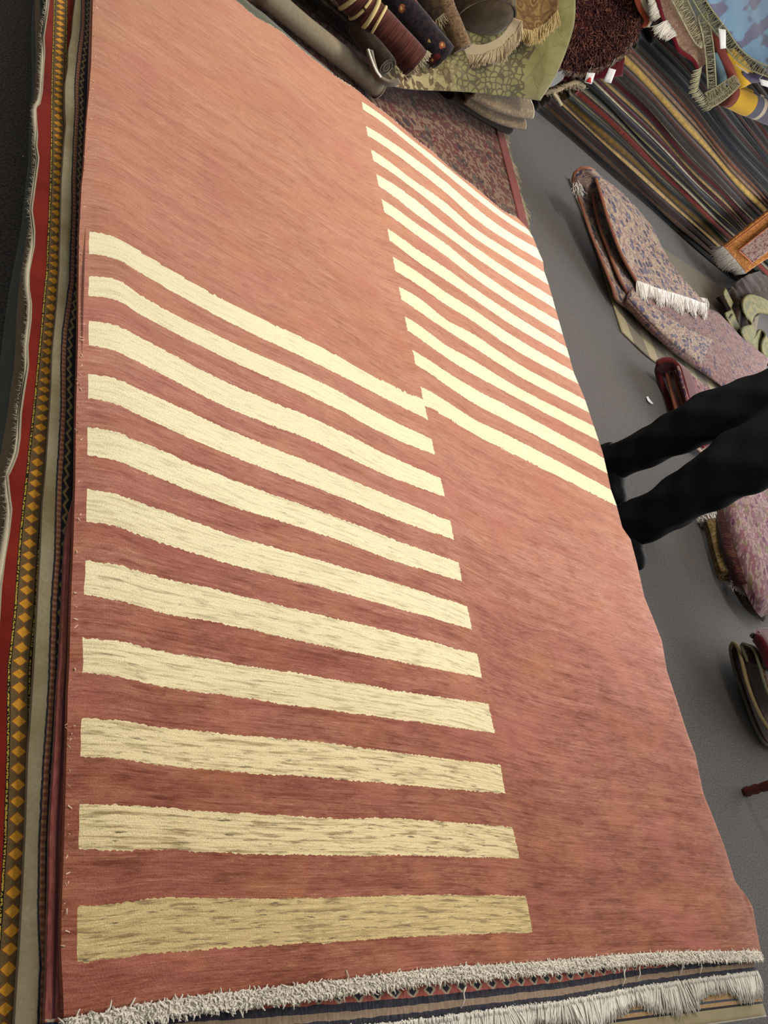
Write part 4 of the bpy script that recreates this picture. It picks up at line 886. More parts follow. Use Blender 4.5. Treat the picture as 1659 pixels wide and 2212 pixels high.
patch('cloth', [PYl([(1458, -40), (1490, 20), (1520, 62), (1552, 118), (1560, 190), (1540, 215)], 4.42), PYl([(1500, -40), (1530, 10), (1560, 50), (1590, 110), (1596, 180), (1580, 210)], 4.43)], MNB, .008, 40, 8, r_)
net_band(r_, PYl([(1456, -20), (1472, 8), (1488, 40), (1510, 80), (1524, 92)], 4.37), .062, MNET)
net_band(r_, PYl([(1516, 30), (1528, 80), (1534, 130), (1538, 190)], 4.36), .045, MNET)
net_band(r_, PYl([(1498, -20), (1528, 28), (1560, 70), (1590, 112), (1625, 140), (1670, 158)], 4.34), .05, plain('olive_net', C(140, 138, 108), .12, 200))
net_band(r_, PYl([(1526, 212), (1548, 200), (1570, 186), (1592, 172)], 4.335), .055, MNET)
n = 26
for i in range(n):
    t = i/(n-1); x, y = np.interp(t, [0, .45, 1], [1508, 1500, 1532]), np.interp(t, [0, .45, 1], [146, 192, 232])
    p0 = PY(x+8, y-2, 4.36); p1 = PY(x-12+3*math.sin(i*2), y+8, 4.34)
    tube_pts('tassel', [p0, p0*.6+p1*.4+np.array([0, -.01, 0]), p1], [.0035, .0045, .003], MNET, r_, 6)
# yellow, red and blue kilim bundle
r_ = empty('kilim_bundle', tuple(PY(1610, 190, 4.40)), 'folded kilim with broad yellow, brick red and blue stripes on top of the tall stack', 'textile')
def wedge(nm, col, a_, b_, y, th=.02, dy=.0):
    patch(nm, [[PY(*q, y+dy) for q in a_], [PY((q[0]+w_[0])/2, (q[1]+w_[1])/2, y-.03) for q, w_ in zip(a_, b_)], [PY(*q, y) for q in b_]], plain('kilim_'+nm, col, .07, 120), th, 26, 14, r_)
MY = C(206, 164, 52)
wedge('yellow_band', MY, [(1562, 110), (1578, 140), (1588, 170), (1592, 190)], [(1580, 108), (1602, 130), (1620, 156), (1622, 176)], 4.42)
wedge('brick_band', C(128, 60, 52), [(1538, 66), (1548, 100), (1566, 140), (1574, 176)], [(1552, 84), (1562, 110), (1580, 144), (1592, 176)], 4.41)
wedge('blue_band', C(98, 122, 134), [(1534, 110), (1545, 140), (1550, 165), (1552, 180)], [(1552, 112), (1564, 142), (1572, 165), (1572, 182)], 4.42)
wedge('cream_band', C(196, 180, 150), [(1588, 150), (1596, 162), (1604, 166), (1612, 172)], [(1590, 128), (1602, 132), (1612, 144), (1626, 160)], 4.40)
wedge('slate_band', C(82, 78, 104), [(1604, 168), (1612, 176), (1622, 180), (1638, 178)], [(1606, 148), (1620, 156), (1640, 162), (1675, 178)], 4.39)
def bundle_end(nm, col, x0, x1, y):
    rows2 = []
    for x, hw in ((x0, 1.), (x1, 1.)):
        rows2.append([PY(x, 0, y)])
# rounded lower roll of the bundle
m = M('kilim_stripes', .95, .15); UV = m.uv(); s = m.sep(UV); n1 = m.noise(UV, 160, 2)
c = m.ramp(s[1], [(0, C(120, 58, 52)), (.052, C(206, 164, 52)), (.21, C(86, 88, 108)), (.27, C(190, 176, 160)), (.30, C(92, 92, 112))], 'CONSTANT')
c = m.mix(m.map(n1, .3, .7, 0, .25), c, C(120, 104, 70)); m.bump(n1, .4, .001); MKS = m.out(c)
a = PY(1562, 205, 4.37); b = PY(1690, 262, 4.33)
roll_sheet('rolled_end', PY(1566, 202, 4.40), PY(1706, 262, 4.42), .075, MKS, 2.2, .012, r_, squash=1.0, phase=2.2)
net_band(r_, PYl([(1532, 226), (1556, 212), (1580, 192), (1594, 176)], 4.31), .04, MNET)
# blue blanket
m = M('blue_blanket', .95, .3); UV = m.uv(); w1 = m.noise(m.scale(UV, 7, 3.2), 1, 2, .45); n1 = m.noise(UV, 200, 2)
c = m.mix(m.map(w1, .50, .54, 0, 1), C(112, 146, 176), C(96, 96, 122)); c = m.mix(m.map(n1, .3, .7, 0, .25), c, C(86, 108, 134)); m.bump(n1, .4, .001); MBB = m.out(c)
r_ = empty('blanket', tuple(PY(1620, 60, 4.4)), 'light blue blanket with mauve swirls, topmost at the right above the tall stack', 'blanket')
rows = [[(1508, -40, 4.40), (1540, 20, 4.40), (1575, 70, 4.39), (1612, 118, 4.38), (1650, 142, 4.37), (1720, 165, 4.36)], [(1550, -60, 4.6), (1590, -5, 4.58), (1625, 40, 4.57), (1655, 80, 4.56), (1690, 110, 4.55), (1740, 130, 4.54)], [(1600, -100, 4.9), (1640, -50, 4.9), (1670, -10, 4.9), (1700, 30, 4.9), (1730, 60, 4.9), (1780, 80, 4.9)]]
patch('cloth', [[PY(*q) for q in row] for row in rows], MBB, .012, 60, 40, r_, wob=.004)
tagcard('tall white price tag lying on the blue blanket edge', [(1552, 62), (1568, 64), (1568, 104), (1556, 106)], 4.29)
tagcard('white price tag cut by the right edge of the picture, beside the yellow kilim', [(1640, 170), (1664, 176), (1664, 190), (1644, 184)], 4.27)
# support under the draped things: two more folded rugs on the stack
for k_, (x0_, x1_, word, cc2) in enumerate(((3.75, 5.3, 'dark umber', C(52, 40, 34)), (3.85, 5.4, 'dusty plum', C(66, 44, 48)))):
    o = fold_block('folded_rug', f'{word} folded rug on top of the tall stack under the draped textiles', (x0_, 4.72+.03*k_, STACKTOP+.012+.07*k_), (x1_, 5.4, STACKTOP+.075+.07*k_), plain(word.replace(' ', '_'), cc2, .15, 80), 2, seed=k_)

# ------------------------------------------------------------------ right side of the aisle
# taupe mat with beige stripes
m = M('taupe_mat', .9, .1); UV = m.uv(); s = m.sep(UV); n1 = m.noise(UV, 200, 2)
st = m.math('MAXIMUM', m.band(s[1], 1.10, 1.2), m.math('MAXIMUM', m.band(s[1], 1.30, 1.34), m.band(s[1], 1.44, 1.48)))
st = m.math('LESS_THAN', m.math('FLOORED_MODULO', m.math('ADD', m.math('MULTIPLY', s[0], 1.), m.math('MULTIPLY', s[1], .1)), .26), .11)
low = m.math('LESS_THAN', s[1], .62)
c = m.mix(m.map(n1, .3, .7, 0, 1), C(98, 90, 78), C(120, 112, 96)); c = m.mix(m.math('MULTIPLY', low, st), c, C(150, 140, 112)); m.bump(n1, .5, .001); MTM = m.out(c)
def Pz(l, z): return [P(a, b, z) for a, b in l]
r_ = empty('mat', tuple(P(1340, 720, 0)), 'flat taupe mat with beige stripes under the folded blue and pink rug', 'mat')
rows = [Pz([(1344, 716), (1395, 765), (1436, 796), (1500, 850), (1560, 900)], .010), Pz([(1320, 640), (1380, 700), (1440, 745), (1520, 810), (1590, 860)], .010), Pz([(1290, 545), (1370, 610), (1450, 670), (1540, 735), (1620, 790)], .010), Pz([(1230, 385), (1330, 460), (1430, 530), (1530, 600), (1640, 680)], .010)]
patch('weave', rows, MTM, .008, 40, 40, r_)
# the folded blue and pink rug
MBP = worn_oriental('blue_pink_oriental', C(132, 114, 108), C(134, 104, 98), C(78, 80, 104), C(42, 46, 72), C(166, 148, 128), .66)
MBP2 = worn_oriental('pink_speck_oriental', C(112, 84, 84), C(124, 82, 80), C(82, 78, 96), C(62, 58, 80), C(140, 118, 110), .30)
MRB = plain('rug_backing', C(140, 92, 74), .12, 150)
r_ = empty('folded_rug', tuple(P(1300, 560, 0)), 'large blue, pink and cream oriental rug folded in loose loops on the taupe mat', 'rug')
rows = [[P(1284, 368, .26), P(1300, 420, .25), P(1318, 480, .22), P(1344, 548, .18), P(1376, 606, .15)],
        [P(1330, 402, .27), P(1345, 455, .26), P(1368, 510, .23), P(1400, 570, .19), P(1425, 624, .16)],
        [P(1375, 448, .27), P(1392, 500, .26), P(1418, 552, .22), P(1450, 602, .19), P(1478, 640, .16)],
        [P(1408, 490, .27), P(1432, 540, .25), P(1462, 585, .22), P(1494, 622, .19), P(1524, 656, .16)]]
rows = [list(q) for q in rows]
patch('top_layer', rows, MBP, .014, 60, 60, r_, wob=.002)
# cross-section edge seen from the aisle: top loop, long run, lower loop
def pxp(l): return [P(a, b, z) for a, b, z in l]
sec = pxp([(1284, 370, .262), (1270, 364, .262), (1252, 366, .23), (1240, 380, .19), (1240, 400, .155), (1252, 430, .13), (1275, 500, .105), (1305, 575, .085), (1322, 618, .07), (1330, 645, .045), (1345, 656, .035), (1356, 646, .06), (1352, 628, .09), (1338, 600, .11), (1318, 550, .12), (1296, 490, .145), (1282, 430, .175), (1278, 395, .20), (1270, 376, .225), (1256, 376, .215), (1248, 392, .18)])
vec = P(1530, 795, .05)-P(1350, 655, .05)
sweep_sheet('folded_loops', sec, vec*np.array([.30, .30, 0]), MBP, .012, 140, 10, r_)
tube_pts('bound_edge', catmull(sec, 140)+np.array([-.004, 0, .001]), .0085, MRB, r_, 7)
tube_pts('bound_edge', catmull([rows[0][i] for i in range(5)], 60)+np.array([-.003, 0, -.004]), .009, MRB, r_, 7)
# surface between the fringe and the lower roll, running away to the right
rows = [pxp([(1378, 606, .12), (1430, 636, .12), (1490, 660, .12), (1545, 672, .10), (1600, 725, .09), (1660, 775, .09)]),
        pxp([(1362, 628, .115), (1412, 668, .12), (1470, 704, .12), (1535, 735, .11), (1590, 775, .10), (1650, 815, .09)]),
        pxp([(1354, 646, .09), (1400, 692, .10), (1455, 738, .10), (1515, 778, .09), (1570, 812, .08), (1635, 856, .07)]),
        pxp([(1348, 657, .05), (1392, 706, .05), (1445, 754, .05), (1505, 796, .045), (1555, 832, .045), (1615, 880, .04)]),
        pxp([(1350, 655, .02), (1394, 702, .02), (1450, 750, .02), (1510, 792, .02), (1560, 826, .02), (1620, 872, .02)])]
patch('lower_layer', rows, MBP2, .014, 80, 50, r_, wob=.002)
patch('blue_border', [[v+np.array([0, -.002, .012]) for v in rw] for rw in (rows[1][:4], rows[2][:4], rows[3][:4])], MBP, .006, 50, 24, r_)
edge_ = pxp([(1376, 606, .15), (1425, 624, .16), (1478, 640, .16), (1526, 656, .16)])
MWF = plain('white_wool_fringe', C(216, 208, 200), .1, 120, c2=C(238, 232, 226))
comb_fringe(r_, edge_, 1500, .085, MWF, .0035, .03, 26, out=np.array([.05, -1, 0]))
comb_fringe(r_, pxp([(1500, 640, .17), (1528, 645, .16), (1532, 655, .15)]), 300, .06, MWF, .003, .03, 26, out=np.array([.7, -.5, 0]))
n = 60; strands('fringe', np.array(pxp([(1244, 395, .17)]*n))+rng.normal(size=(n, 3))*.008, np.c_[rng.normal(size=n)*.02+.01, -.05-rng.random(n)*.03, -.01+rng.normal(size=n)*.01], MWF, r_, r=.0028, seg=2, curl=.3)
# orange bordered rug end with grey fringe
MOR = oriental('orange_border', [C(140, 82, 48), C(176, 116, 52), C(128, 70, 44), C(190, 134, 66)], 26, fine=200)
MOF = oriental('wine_cream_field', [C(150, 132, 120), C(112, 62, 66), C(170, 152, 136), C(92, 50, 56), C(130, 104, 98)], 34, fine=200)
r_ = empty('bordered_rug', tuple(P(1600, 560, .36)), 'orange bordered rug end with short grey fringe at the right end of the stack', 'rug')
QY = lambda l: [PY(x_, y_, 4.62-.0009*(y_-450)*(1) - d_) for x_, y_, d_ in l]
rows = [QY([(1562, 532, 0), (1590, 510, 0), (1625, 482, 0), (1690, 432, 0)]), QY([(1588, 560, 0), (1614, 540, 0), (1650, 512, 0), (1710, 468, 0)]), QY([(1612, 590, 0), (1640, 570, 0), (1680, 545, 0), (1740, 500, 0)])]
patch('orange_border', rows, MOR, .014, 40, 30, r_)
rows2 = QY([(1598, 540, .012), (1640, 505, .012), (1700, 458, .012)]), QY([(1626, 568, .012), (1664, 540, .012), (1730, 492, .012)])
patch('field', rows2, MOF, .01, 40, 20, r_)
for q in (((1568, 534), (1626, 490), (1690, 440)), ((1595, 541), (1640, 506), (1700, 459)), ((1595, 541), (1612, 556), (1624, 568))):
    tube_pts('guard_stripe', catmull(QY([(a, b, .016) for a, b in q]), 20), .005, plain('salmon_guard', C(186, 112, 76), .1, 100), r_, 6)
comb_fringe(r_, QY([(1562, 532, .005), (1588, 560, .005), (1612, 590, .005)]), 900, .13, plain('grey_fringe', C(160, 152, 144), .1, 200), .0024, .03, 6, out=np.array([-.85, -.1, -.35]))
# dark brown crumpled rug behind the cream scrunched one
r_ = empty('crumpled_rug', tuple(P(1600, 640, 0)), 'dark brown crumpled rug behind the cream scrunched runner', 'rug')
rows = [pxp([(1560, 640, .10), (1590, 610, .16), (1625, 590, .2), (1690, 575, .2)]), pxp([(1575, 680, .06), (1605, 650, .16), (1645, 620, .2), (1700, 610, .2)]), pxp([(1600, 730, .02), (1630, 690, .10), (1660, 660, .14), (1710, 650, .14)])]
patch('pile', rows, MD1, .02, 40, 40, r_, wob=.014, ws=18)
# cream scrunched runner: stands on edge in waves
m = M('cream_satin', .75, 0, spec=.1); UV = m.uv(); n1 = m.noise(UV, 14, 2); n2 = m.noise(UV, 180, 2)
c = m.mix(m.map(n1, .4, .62, 0, 1), C(112, 104, 68), C(82, 86, 66)); c = m.mix(m.map(n2, .3, .7, 0, .15), c, C(150, 140, 100)); m.bump(n2, .3, .001); MCS = m.out(c)
r_ = empty('scrunched_runner', tuple(P(1620, 720, 0)), 'cream and pale green runner scrunched into loops at the right edge', 'textile')
pth = pxp([(1566, 622, .16), (1562, 634, .14), (1570, 650, .12), (1578, 668, .10), (1566, 676, .10), (1572, 688, .09), (1582, 678, .10)])
sweep_sheet('ribbon', pth, (.20, .0, -.04), MCS, .010, 80, 10, r_)
pth = pxp([(1668, 655, .22), (1640, 640, .22), (1616, 636, .20), (1604, 648, .18), (1604, 668, .15), (1614, 684, .13), (1622, 700, .12), (1608, 704, .12), (1600, 712, .10), (1606, 726, .08), (1626, 730, .08), (1640, 712, .11), (1652, 722, .12), (1644, 742, .08), (1650, 766, .05), (1680, 772, .05)])
sweep_sheet('ribbon', pth, (.30, .02, -.06), MCS, .012, 160, 12, r_)
# maroon folded rug with a rounded end, beside the legs
MMR = plain('maroon_pile', C(84, 30, 30), .2, 60, sheen=.3)
MPK = worn_oriental('purple_pink_oriental', C(120, 80, 84), C(126, 70, 74), C(84, 64, 88), C(62, 42, 64), C(150, 122, 112), .5)
r_ = empty('folded_rug', tuple(P(1450, 850, 0)), 'maroon rug folded to a rounded end on the carpet beside the person', 'rug')
sec = pxp([(1462, 925, .012), (1444, 870, .014), (1428, 830, .02), (1418, 800, .04), (1418, 785, .075), (1432, 777, .11), (1448, 778, .135), (1462, 792, .14), (1470, 815, .135), (1482, 860, .12), (1494, 900, .10), (1500, 930, .09)])
sweep_sheet('folded_pile', sec, (.12, .0, 0), MMR, .030, 110, 8, r_)
sec2 = [p*1. for p in pxp([(1466, 912, .05), (1454, 870, .055), (1444, 830, .06), (1438, 806, .07), (1440, 795, .085), (1448, 794, .10), (1456, 808, .10), (1464, 840, .09), (1478, 890, .08)])]
sweep_sheet('inner_fold', sec2, (.12, 0, 0), plain('brown_backing', C(112, 66, 50), .15, 80), .012, 80, 8, r_)
rows = [pxp([(1464, 790, .15), (1500, 815, .15), (1550, 850, .14), (1620, 905, .12)]), pxp([(1476, 830, .14), (1512, 856, .14), (1560, 890, .13), (1630, 945, .12)]), pxp([(1496, 905, .12), (1530, 935, .12), (1580, 965, .12), (1640, 1010, .11)])]
patch('pattern_top', rows, MPK, .012, 50, 40, r_, wob=.002)
# cream end seen under the leg
rows = [pxp([(1488, 958, .04), (1505, 968, .04), (1522, 985, .04)]), pxp([(1500, 945, .05), (1520, 952, .05), (1535, 962, .05)])]
r_ = empty('rug_corner', tuple(P(1505, 965, .04)), 'small cream and crimson rug corner seen between the two trouser legs', 'rug')
patch('cream_end', rows, plain('cream_end', C(176, 156, 146), .12, 90), .012, 14, 10, r_)
patch('crimson_patch', [pxp([(1510, 955, .056), (1520, 968, .056)]), pxp([(1526, 946, .06), (1534, 958, .06)])], plain('crimson_patch', C(120, 20, 36), .12, 90), .006, 6, 6, r_)
# patterned rugs piled right of the person
MPU = worn_oriental('purple_gold_oriental', C(124, 92, 102), C(134, 84, 98), C(122, 112, 82), C(94, 44, 76), C(158, 138, 130), .62)
MOG = oriental('olive_gold_roll', [C(96, 78, 48), C(124, 104, 66), C(84, 66, 44), C(142, 122, 82)], 24, fine=160, stretch=(1, 2))
r_ = empty('oriental_rug', tuple(P(1610, 1200, 0)), 'purple, rose and gold oriental rug heaped on the carpet right of the person', 'rug')
rows = [pxp([(1556, 1100, .10), (1568, 1150, .11), (1584, 1210, .11), (1606, 1270, .10), (1630, 1318, .07), (1645, 1335, .03)]), pxp([(1580, 1062, .16), (1592, 1120, .17), (1612, 1190, .17), (1634, 1250, .16), (1652, 1300, .12), (1668, 1325, .06)]), pxp([(1612, 1030, .18), (1630, 1090, .19), (1650, 1160, .2), (1675, 1225, .19), (1695, 1280, .15), (1705, 1310, .08)]), pxp([(1650, 990, .18), (1670, 1060, .19), (1695, 1130, .2), (1715, 1200, .19), (1735, 1260, .15), (1745, 1290, .08)])]
patch('pile', rows, MPU, .014, 60, 50, r_, wob=.004, ws=12)
MWN = oriental('wine_rust_border', [C(50, 26, 30), C(66, 32, 34), C(38, 22, 28), C(88, 56, 46)], 30, fine=150)
rows = [pxp([(1544, 1098, .05), (1552, 1150, .05), (1566, 1205, .05), (1584, 1255, .04)]), pxp([(1550, 1090, .09), (1560, 1145, .10), (1576, 1205, .10), (1600, 1262, .09)]), pxp([(1562, 1088, .12), (1572, 1145, .12), (1590, 1205, .12), (1612, 1262, .11)])]
patch('wine_fold', rows, MWN, .02, 50, 20, r_, wob=.003)
r_ = empty('rolled_rug', tuple(P(1535, 1180, 0)), 'narrow olive gold rolled rug with a cream frayed end, right of the person', 'rug')
a = P(1536, 1133, .045); b = P(1568, 1245, .045)
roll_sheet('roll', a, b, .050, MOG, 2.2, .012, r_)
n = 260; t = rng.random(n)*6.28; ax = (a-b)/np.linalg.norm(a-b); e1 = np.cross(ax, [0, 0, 1.]); e1 /= np.linalg.norm(e1)
rad = .02+.03*rng.random(n)
rt = a+(e1[None]*np.cos(t)[:, None]+np.array([0, 0, 1.])[None]*np.sin(t)[:, None])*rad[:, None]
strands('fringe', rt, ax[None]*.035+rng.normal(size=(n, 3))*.012, MWF, r_, r=.0034, seg=2, curl=.3)
r_ = empty('rug_end', tuple(P(1600, 1290, 0)), 'dark olive rug end with a white tuft below the purple oriental rug', 'rug')
rows = [pxp([(1578, 1262, .01), (1592, 1292, .01), (1612, 1318, .01), (1650, 1345, .01)]), pxp([(1590, 1250, .06), (1604, 1282, .06), (1624, 1306, .06), (1660, 1330, .05)]), pxp([(1604, 1240, .08), (1618, 1272, .08), (1640, 1296, .08), (1680, 1318, .06)])]
patch('pile', rows, oriental('dark_olive_end', [C(56, 48, 38), C(84, 76, 56), C(44, 36, 34), C(98, 88, 66)], 26), .02, 30, 20, r_, wob=.004)
n = 260; strands('fringe', along(pxp([(1580, 1262, .05), (1606, 1278, .06)]), n), np.c_[-.01+rng.normal(size=n)*.012, rng.normal(size=n)*.012, rng.normal(size=n)*.008+.004], MWF, r_, r=.003, seg=2, curl=.4)
# folded brown rug with cream bound edges
MBR = oriental('brown_rose_oriental', [C(66, 46, 40), C(92, 62, 54), C(48, 38, 36), C(110, 84, 70)], 22, fine=160)
MCB = plain('cream_binding', C(150, 134, 96), .12, 150); MGB = plain('grey_binding', C(112, 112, 106), .12, 150)
r_ = empty('folded_rug', tuple(P(1610, 1480, 0)), 'brown patterned rug with cream bound edge folded over by the right edge of the picture', 'rug')
sec = pxp([(1668, 1588, .09), (1640, 1545, .10), (1614, 1480, .11), (1600, 1425, .12), (1592, 1398, .115), (1582, 1390, .09), (1577, 1402, .06), (1584, 1440, .04), (1604, 1500, .025), (1626, 1560, .02), (1645, 1598, .02), (1662, 1612, .03), (1676, 1606, .05)])
sweep_sheet('folded_pile', sec, (.5, .02, 0), MBR, .012, 120, 16, r_)
tube_pts('cream_binding', catmull(np.array(sec)[:7]+np.array([-.004, 0, .004]), 60), .0075, MCB, r_, 8)
tube_pts('grey_binding', catmull(np.array(sec)[6:]+np.array([-.004, 0, .002]), 60), .006, MGB, r_, 8)
r_ = empty('folded_rug', tuple(P(1640, 1440, 0)), 'second brown patterned rug fold with a grey-green edge, lying on the cream bound one', 'rug')
sec = pxp([(1680, 1540, .17), (1655, 1490, .18), (1640, 1440, .185), (1628, 1405, .185), (1610, 1392, .17), (1602, 1396, .15), (1614, 1430, .14)])
sweep_sheet('folded_pile', sec, (.5, .02, 0), MBR, .010, 80, 14, r_)
tube_pts('green_edge', catmull(np.array(sec)+np.array([-.003, 0, .002]), 60), .0055, plain('grey_green_binding', C(104, 106, 82), .12, 150), r_, 8)
r_ = empty('wine_cushion', tuple(P(1650, 1390, .1)), 'plain wine red folded textile at the right edge above the brown folded rug', 'textile')
rows = [pxp([(1625, 1385, .2), (1636, 1400, .21), (1650, 1430, .21), (1662, 1455, .2)]), pxp([(1632, 1368, .24), (1650, 1380, .25), (1668, 1410, .25), (1685, 1440, .24)]), pxp([(1640, 1355, .22), (1668, 1360, .24), (1690, 1390, .24), (1710, 1420, .22)])]
patch('cloth', rows, plain('wine_red', C(84, 20, 30), .1, 60, sheen=.3), .03, 30, 24, r_)
# paper scrap
r_ = empty('paper_scrap', tuple(P(1403, 866, 0)), 'tiny curled white paper scrap alone on the grey carpet', 'scrap')
patch('paper', [pxp([(1396, 857, .004), (1400, 866, .010), (1408, 874, .004)]), pxp([(1400, 856, .006), (1404, 863, .014), (1412, 872, .008)])], plain('paper', C(216, 222, 226), .02, 50, .7, 0), .0015, 10, 6, r_)
# lint on the dark carpet at the left
for a_, b_ in ((72, 172), (50, 338), (95, 152)):
    o = mesh_obj('lint', *(lambda p: ([p+np.array(v)*.002 for v in ((-1, -1, 0), (1.5, -.6, 0), (.8, 1.2, 0), (-1, .7, 0), (0, 0, 1.2))], [(0, 1, 4), (1, 2, 4), (2, 3, 4), (3, 0, 4), (3, 2, 1, 0)]))(P(a_, b_, .002)), MTAG)
    tag(o, {72: 'speck of white lint, middle one of three on the dark carpet at the left', 50: 'lowest speck of white lint on the dark carpet at the left', 95: 'speck of white lint nearest the red rug at the left'}[a_], 'lint')
# low table: one turned leg shows
MWD = M('red_brown_wood', .35, 0, spec=.5); q = MWD.noise(MWD.scale(MWD.obj(), 40, 40, 6), 1, 3); MWD = MWD.out(MWD.mix(q, C(52, 16, 12), C(92, 36, 24)))
lp = P(1606, 1712, 0)
r_ = empty('side_table', (lp[0], lp[1], 0), 'dark red-brown wooden table leg standing on the carpet at the right', 'table')
for dx, dy in ((0, 0), (.9, 0), (0, -1.15), (.9, -1.15)):
    x, y = lp[0]+dx, lp[1]+dy; zz = np.array([0, .006, .02, .03, .05, .062, .075, .2, .45, .66, .70])
    rad = np.array([.012, .017, .019, .015, .019, .014, .017, .02, .026, .028, .028])
    tube_pts('leg', np.c_[np.full(11, x), np.full(11, y), zz], rad, MWD, r_, 16)
box('tabletop', (lp[0]-.08, lp[1]-1.23, .70), (lp[0]+.98, lp[1]+.08, .735), MWD, r_, .008)

# ------------------------------------------------------------------ person standing by the pile
def loft(rings, sides=20):
    """rings: centre, rx, ry (world x / world y half widths)"""
    V = []; F = []; a = np.linspace(0, 2*math.pi, sides, endpoint=False)
    for c_, rx, ry in rings:
        V += [(c_[0]+rx*math.cos(t), c_[1]+ry*math.sin(t), c_[2]) for t in a]
    for i in range(len(rings)-1):
        for j in range(sides):
            k = (j+1) % sides; F.append((i*sides+j, i*sides+k, (i+1)*sides+k, (i+1)*sides+j))
    F.append(tuple(range(sides))[::-1]); F.append(tuple((len(rings)-1)*sides+j for j in range(sides)))
    return V, F
def merge(parts):
    V = []; F = []
    for v, f in parts:
        b_ = len(V); V += [tuple(p) for p in v]; F += [tuple(i+b_ for i in q) for q in f]
    return V, F
def ball(c_, rx, ry, rz, n=14):
    r_ = [((c_[0], c_[1], c_[2]+rz*math.cos(t)), rx*math.sin(t)+1e-4, ry*math.sin(t)+1e-4) for t in np.linspace(math.pi, 0, n)]
    return loft(r_, 18)
def limb(pts, rad, sides=14):
    pts = catmull(np.array(pts, float), 26); rad = np.interp(np.linspace(0, 1, 26), np.linspace(0, 1, len(rad)), rad)
    t = np.gradient(pts, axis=0); t /= np.linalg.norm(t, axis=1)[:, None]
    q = np.cross(t, [.9, .1, .3]); q /= np.linalg.norm(q, axis=1)[:, None]; w = np.cross(t, q); a = np.linspace(0, 6.2832, sides, endpoint=False)
    g = pts[:, None]+(q[:, None]*np.cos(a)[None, :, None]+w[:, None]*np.sin(a)[None, :, None])*rad[:, None, None]
    F = [(i*sides+j, i*sides+(j+1) % sides, (i+1)*sides+(j+1) % sides, (i+1)*sides+j) for i in range(25) for j in range(sides)]
    F += [tuple(range(sides))[::-1], tuple(25*sides+j for j in range(sides))]
    return g.reshape(-1, 3), F
def remesh(o, vox, sm=6):
    m_ = o.modifiers.new('remesh', 'REMESH'); m_.mode = 'VOXEL'; m_.voxel_size = vox; m_.use_smooth_shade = True
    s_ = o.modifiers.new('smooth', 'SMOOTH'); s_.iterations = sm; s_.factor = .5; return o
F1 = np.array([2.955, 1.77, 0.]); F2 = np.array([2.945, 1.485, 0.])
per = empty('person', (3.1, 1.6, 0), 'person in loose black trousers and black shoes standing beside the striped rug', 'person')
MSK = plain('skin', C(196, 150, 124), .04, 60, .5, 0); MTR = plain('black_trousers', C(15, 16, 19), .15, 60, .9, 0); MSO = plain('black_shoe', C(16, 16, 20), .1, 60, .75, 0, spec=.15)
MSHT = plain('dark_top', C(34, 36, 44), .1, 60, .9, .1); MHR = plain('dark_hair', C(36, 26, 20), .2, 120, .6, .2)
hipc = np.array([3.10, 1.66, .92])
# body: one continuous surface, head to ankles
parts = []
for F_, sx_ in ((F1, 1), (F2, -1)):
    parts.append(limb([F_+[0, 0, .05], F_+[.01, 0, .25], F_+[.045, (-.01 if sx_ > 0 else .045), .47], hipc+[0, sx_*.085, -.15], hipc+[0, sx_*.08, .02]], [.034, .045, .045, .062, .075]))
    parts.append(limb([F_+[0, .03, .045], F_+[0, -.06, .035], F_+[0, -.12, .03]], [.026, .024, .018]))
parts.append(loft([(hipc+[0, 0, -.08], .10, .16), (hipc+[0, 0, .05], .11, .165), (hipc+[0, 0, .18], .095, .14), (hipc+[0, 0, .35], .115, .165), (hipc+[0, 0, .47], .10, .185), (hipc+[0, 0, .52], .06, .12), (hipc+[0, 0, .55], .05, .055), (hipc+[0, -.01, .62], .05, .052)]))
hd = hipc+[0, -.03, .75]
parts += [ball(hd, .075, .092, .115), ball(hd+[0, -.03, -.06], .05, .06, .05), ball(hd+[0, -.095, -.01], .012, .018, .02)]
for sx_ in (1, -1): parts.append(ball(hd+[.078*sx_, 0, -.01], .008, .018, .03))
for sx_ in (1, -1):
    sh = hipc+[.02, .19*sx_, .46] if False else hipc+[.19*sx_*.0+.0, .185*sx_, .46]
    el = sh+[.03, .04*sx_, -.28]; wr = el+[-.01, -.02*sx_-.05, -.24]
    parts.append(limb([sh, el, wr], [.05, .04, .026]))
    parts.append(limb([wr, wr+[0, -.01, -.05], wr+[0, -.02, -.09]], [.026, .034, .03]))
    for k in range(4):
        b0 = wr+[(-.027+.018*k), -.02, -.08]; L_ = (.065, .078, .072, .055)[k]
        parts.append(limb([b0, b0+[0, -.008, -L_*.5], b0+[0, -.024, -L_]], [.009, .0085, .007], 8))
    b0 = wr+[-.03, -.01, -.035]; parts.append(limb([b0, b0+[-.022, -.012, -.03], b0+[-.024, -.03, -.055]], [.011, .0095, .008], 8))
v_, f_ = merge(parts); ob = mesh_obj('body', v_, f_, MSK, per); remesh(ob, .0065, 3)
for sx_ in (1, -1):
    v_, f_ = ball(hd+[.03*sx_, -.084, .01], .012, .008, .008); mesh_obj('eye', v_, f_, plain('eye', C(230, 228, 224), .02, 50, .3, 0), per)
v_, f_ = ball(hd+[0, -.086, -.052], .024, .008, .006); mesh_obj('mouth', v_, f_, plain('lips', C(160, 90, 84), .04, 50, .5, 0), per)
v_, f_ = ball(hd+[0, .02, .035], .084, .092, .098); mesh_obj('hair', v_, f_, MHR, per)
parts = [loft([(hipc+[0, 0, -.02], .125, .18), (hipc+[0, 0, .18], .115, .165), (hipc+[0, 0, .36], .13, .185), (hipc+[0, 0, .48], .105, .20), (hipc+[0, 0, .53], .06, .10)])]
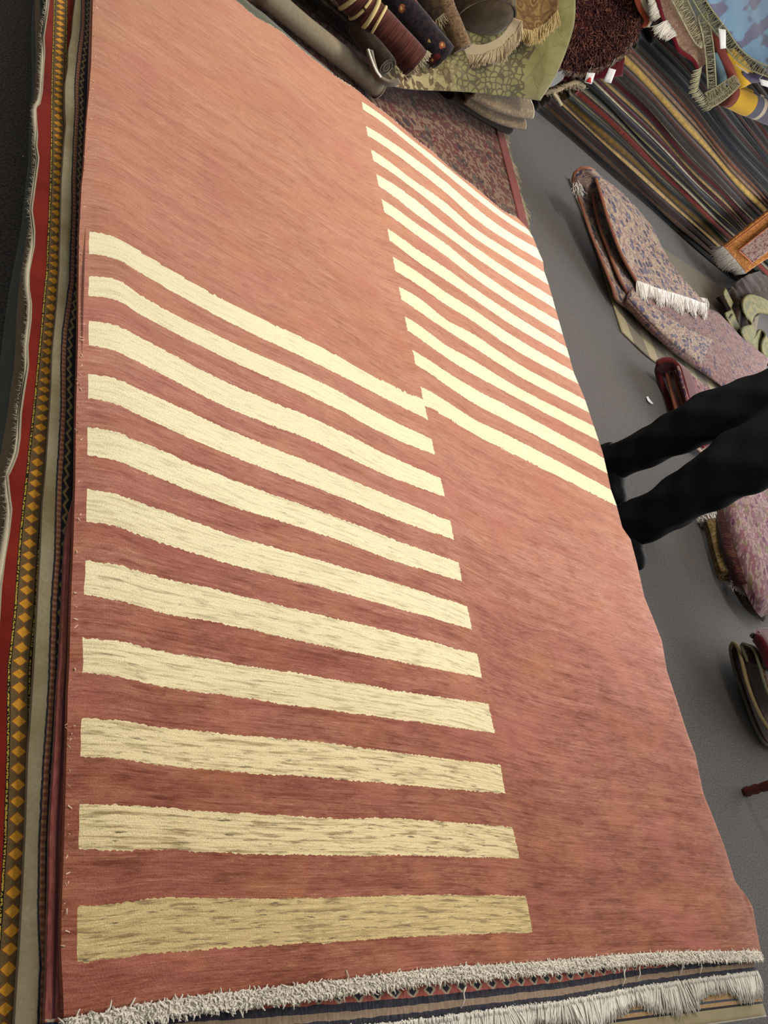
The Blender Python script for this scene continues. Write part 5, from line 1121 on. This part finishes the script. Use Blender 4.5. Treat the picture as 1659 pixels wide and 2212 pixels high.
for sx_ in (1, -1):
    sh = hipc+[0, .185*sx_, .46]; el = sh+[.03, .04*sx_, -.28]; wr = el+[-.01, -.02*sx_-.05, -.21]
    parts.append(limb([sh, el, wr], [.066, .054, .038]))
v_, f_ = merge(parts); remesh(mesh_obj('shirt', v_, f_, MSHT, per), .009, 3)
# loose trousers with creases
parts = []
for F_, sx_, w_ in ((F1, 1, 1.02), (F2, -1, 1.22)):
    path = catmull(np.array([F_+[0, 0, .03], F_+[.012, 0, .2], F_+[.03, (.0 if sx_ > 0 else .03), .36], F_+[.05, (-.01 if sx_ > 0 else .05), .50], hipc+[0, sx_*.085, -.12], hipc+[0, sx_*.08, .04]]), 60)
    rr = np.interp(np.linspace(0, 1, 60), [0, .2, .4, .6, .8, 1], np.array([.070, .074, .084, .098, .112, .118])*w_)
    ring = []
    a = np.linspace(0, 2*math.pi, 40, endpoint=False); V = []
    for i, (c_, r0) in enumerate(zip(path, rr)):
        for t in a:
            k = 1+.05*math.sin(3*t+c_[2]*14+sx_)+.035*math.sin(5*t-c_[2]*31)+.03*math.sin(c_[2]*46+2*t+sx_)
            V.append((c_[0]+r0*k*math.cos(t), c_[1]+r0*k*math.sin(t), c_[2]))
    F = [(i*40+j, i*40+(j+1) % 40, (i+1)*40+(j+1) % 40, (i+1)*40+j) for i in range(59) for j in range(40)]
    F += [tuple(range(40))[::-1], tuple(59*40+j for j in range(40))]
    parts.append((V, F))
parts.append(loft([(hipc+[0, 0, -.12], .12, .19), (hipc+[0, 0, -.03], .13, .195), (hipc+[0, 0, .09], .122, .178)], 30))
v_, f_ = merge(parts); remesh(mesh_obj('trousers', v_, f_, MTR, per), .009, 2)
for F_ in (F1, F2):
    v_, f_ = merge([loft([(F_+[0, -.03, .0], .046, .135), (F_+[0, -.03, .03], .050, .14), (F_+[0, -.02, .06], .046, .125), (F_+[0, .02, .085], .045, .075)], 24), ball(F_+[0, -.125, .035], .045, .06, .036), ball(F_+[0, .06, .04], .04, .045, .045)])
    remesh(mesh_obj('shoe', v_, f_, MSO, per), .006, 3)
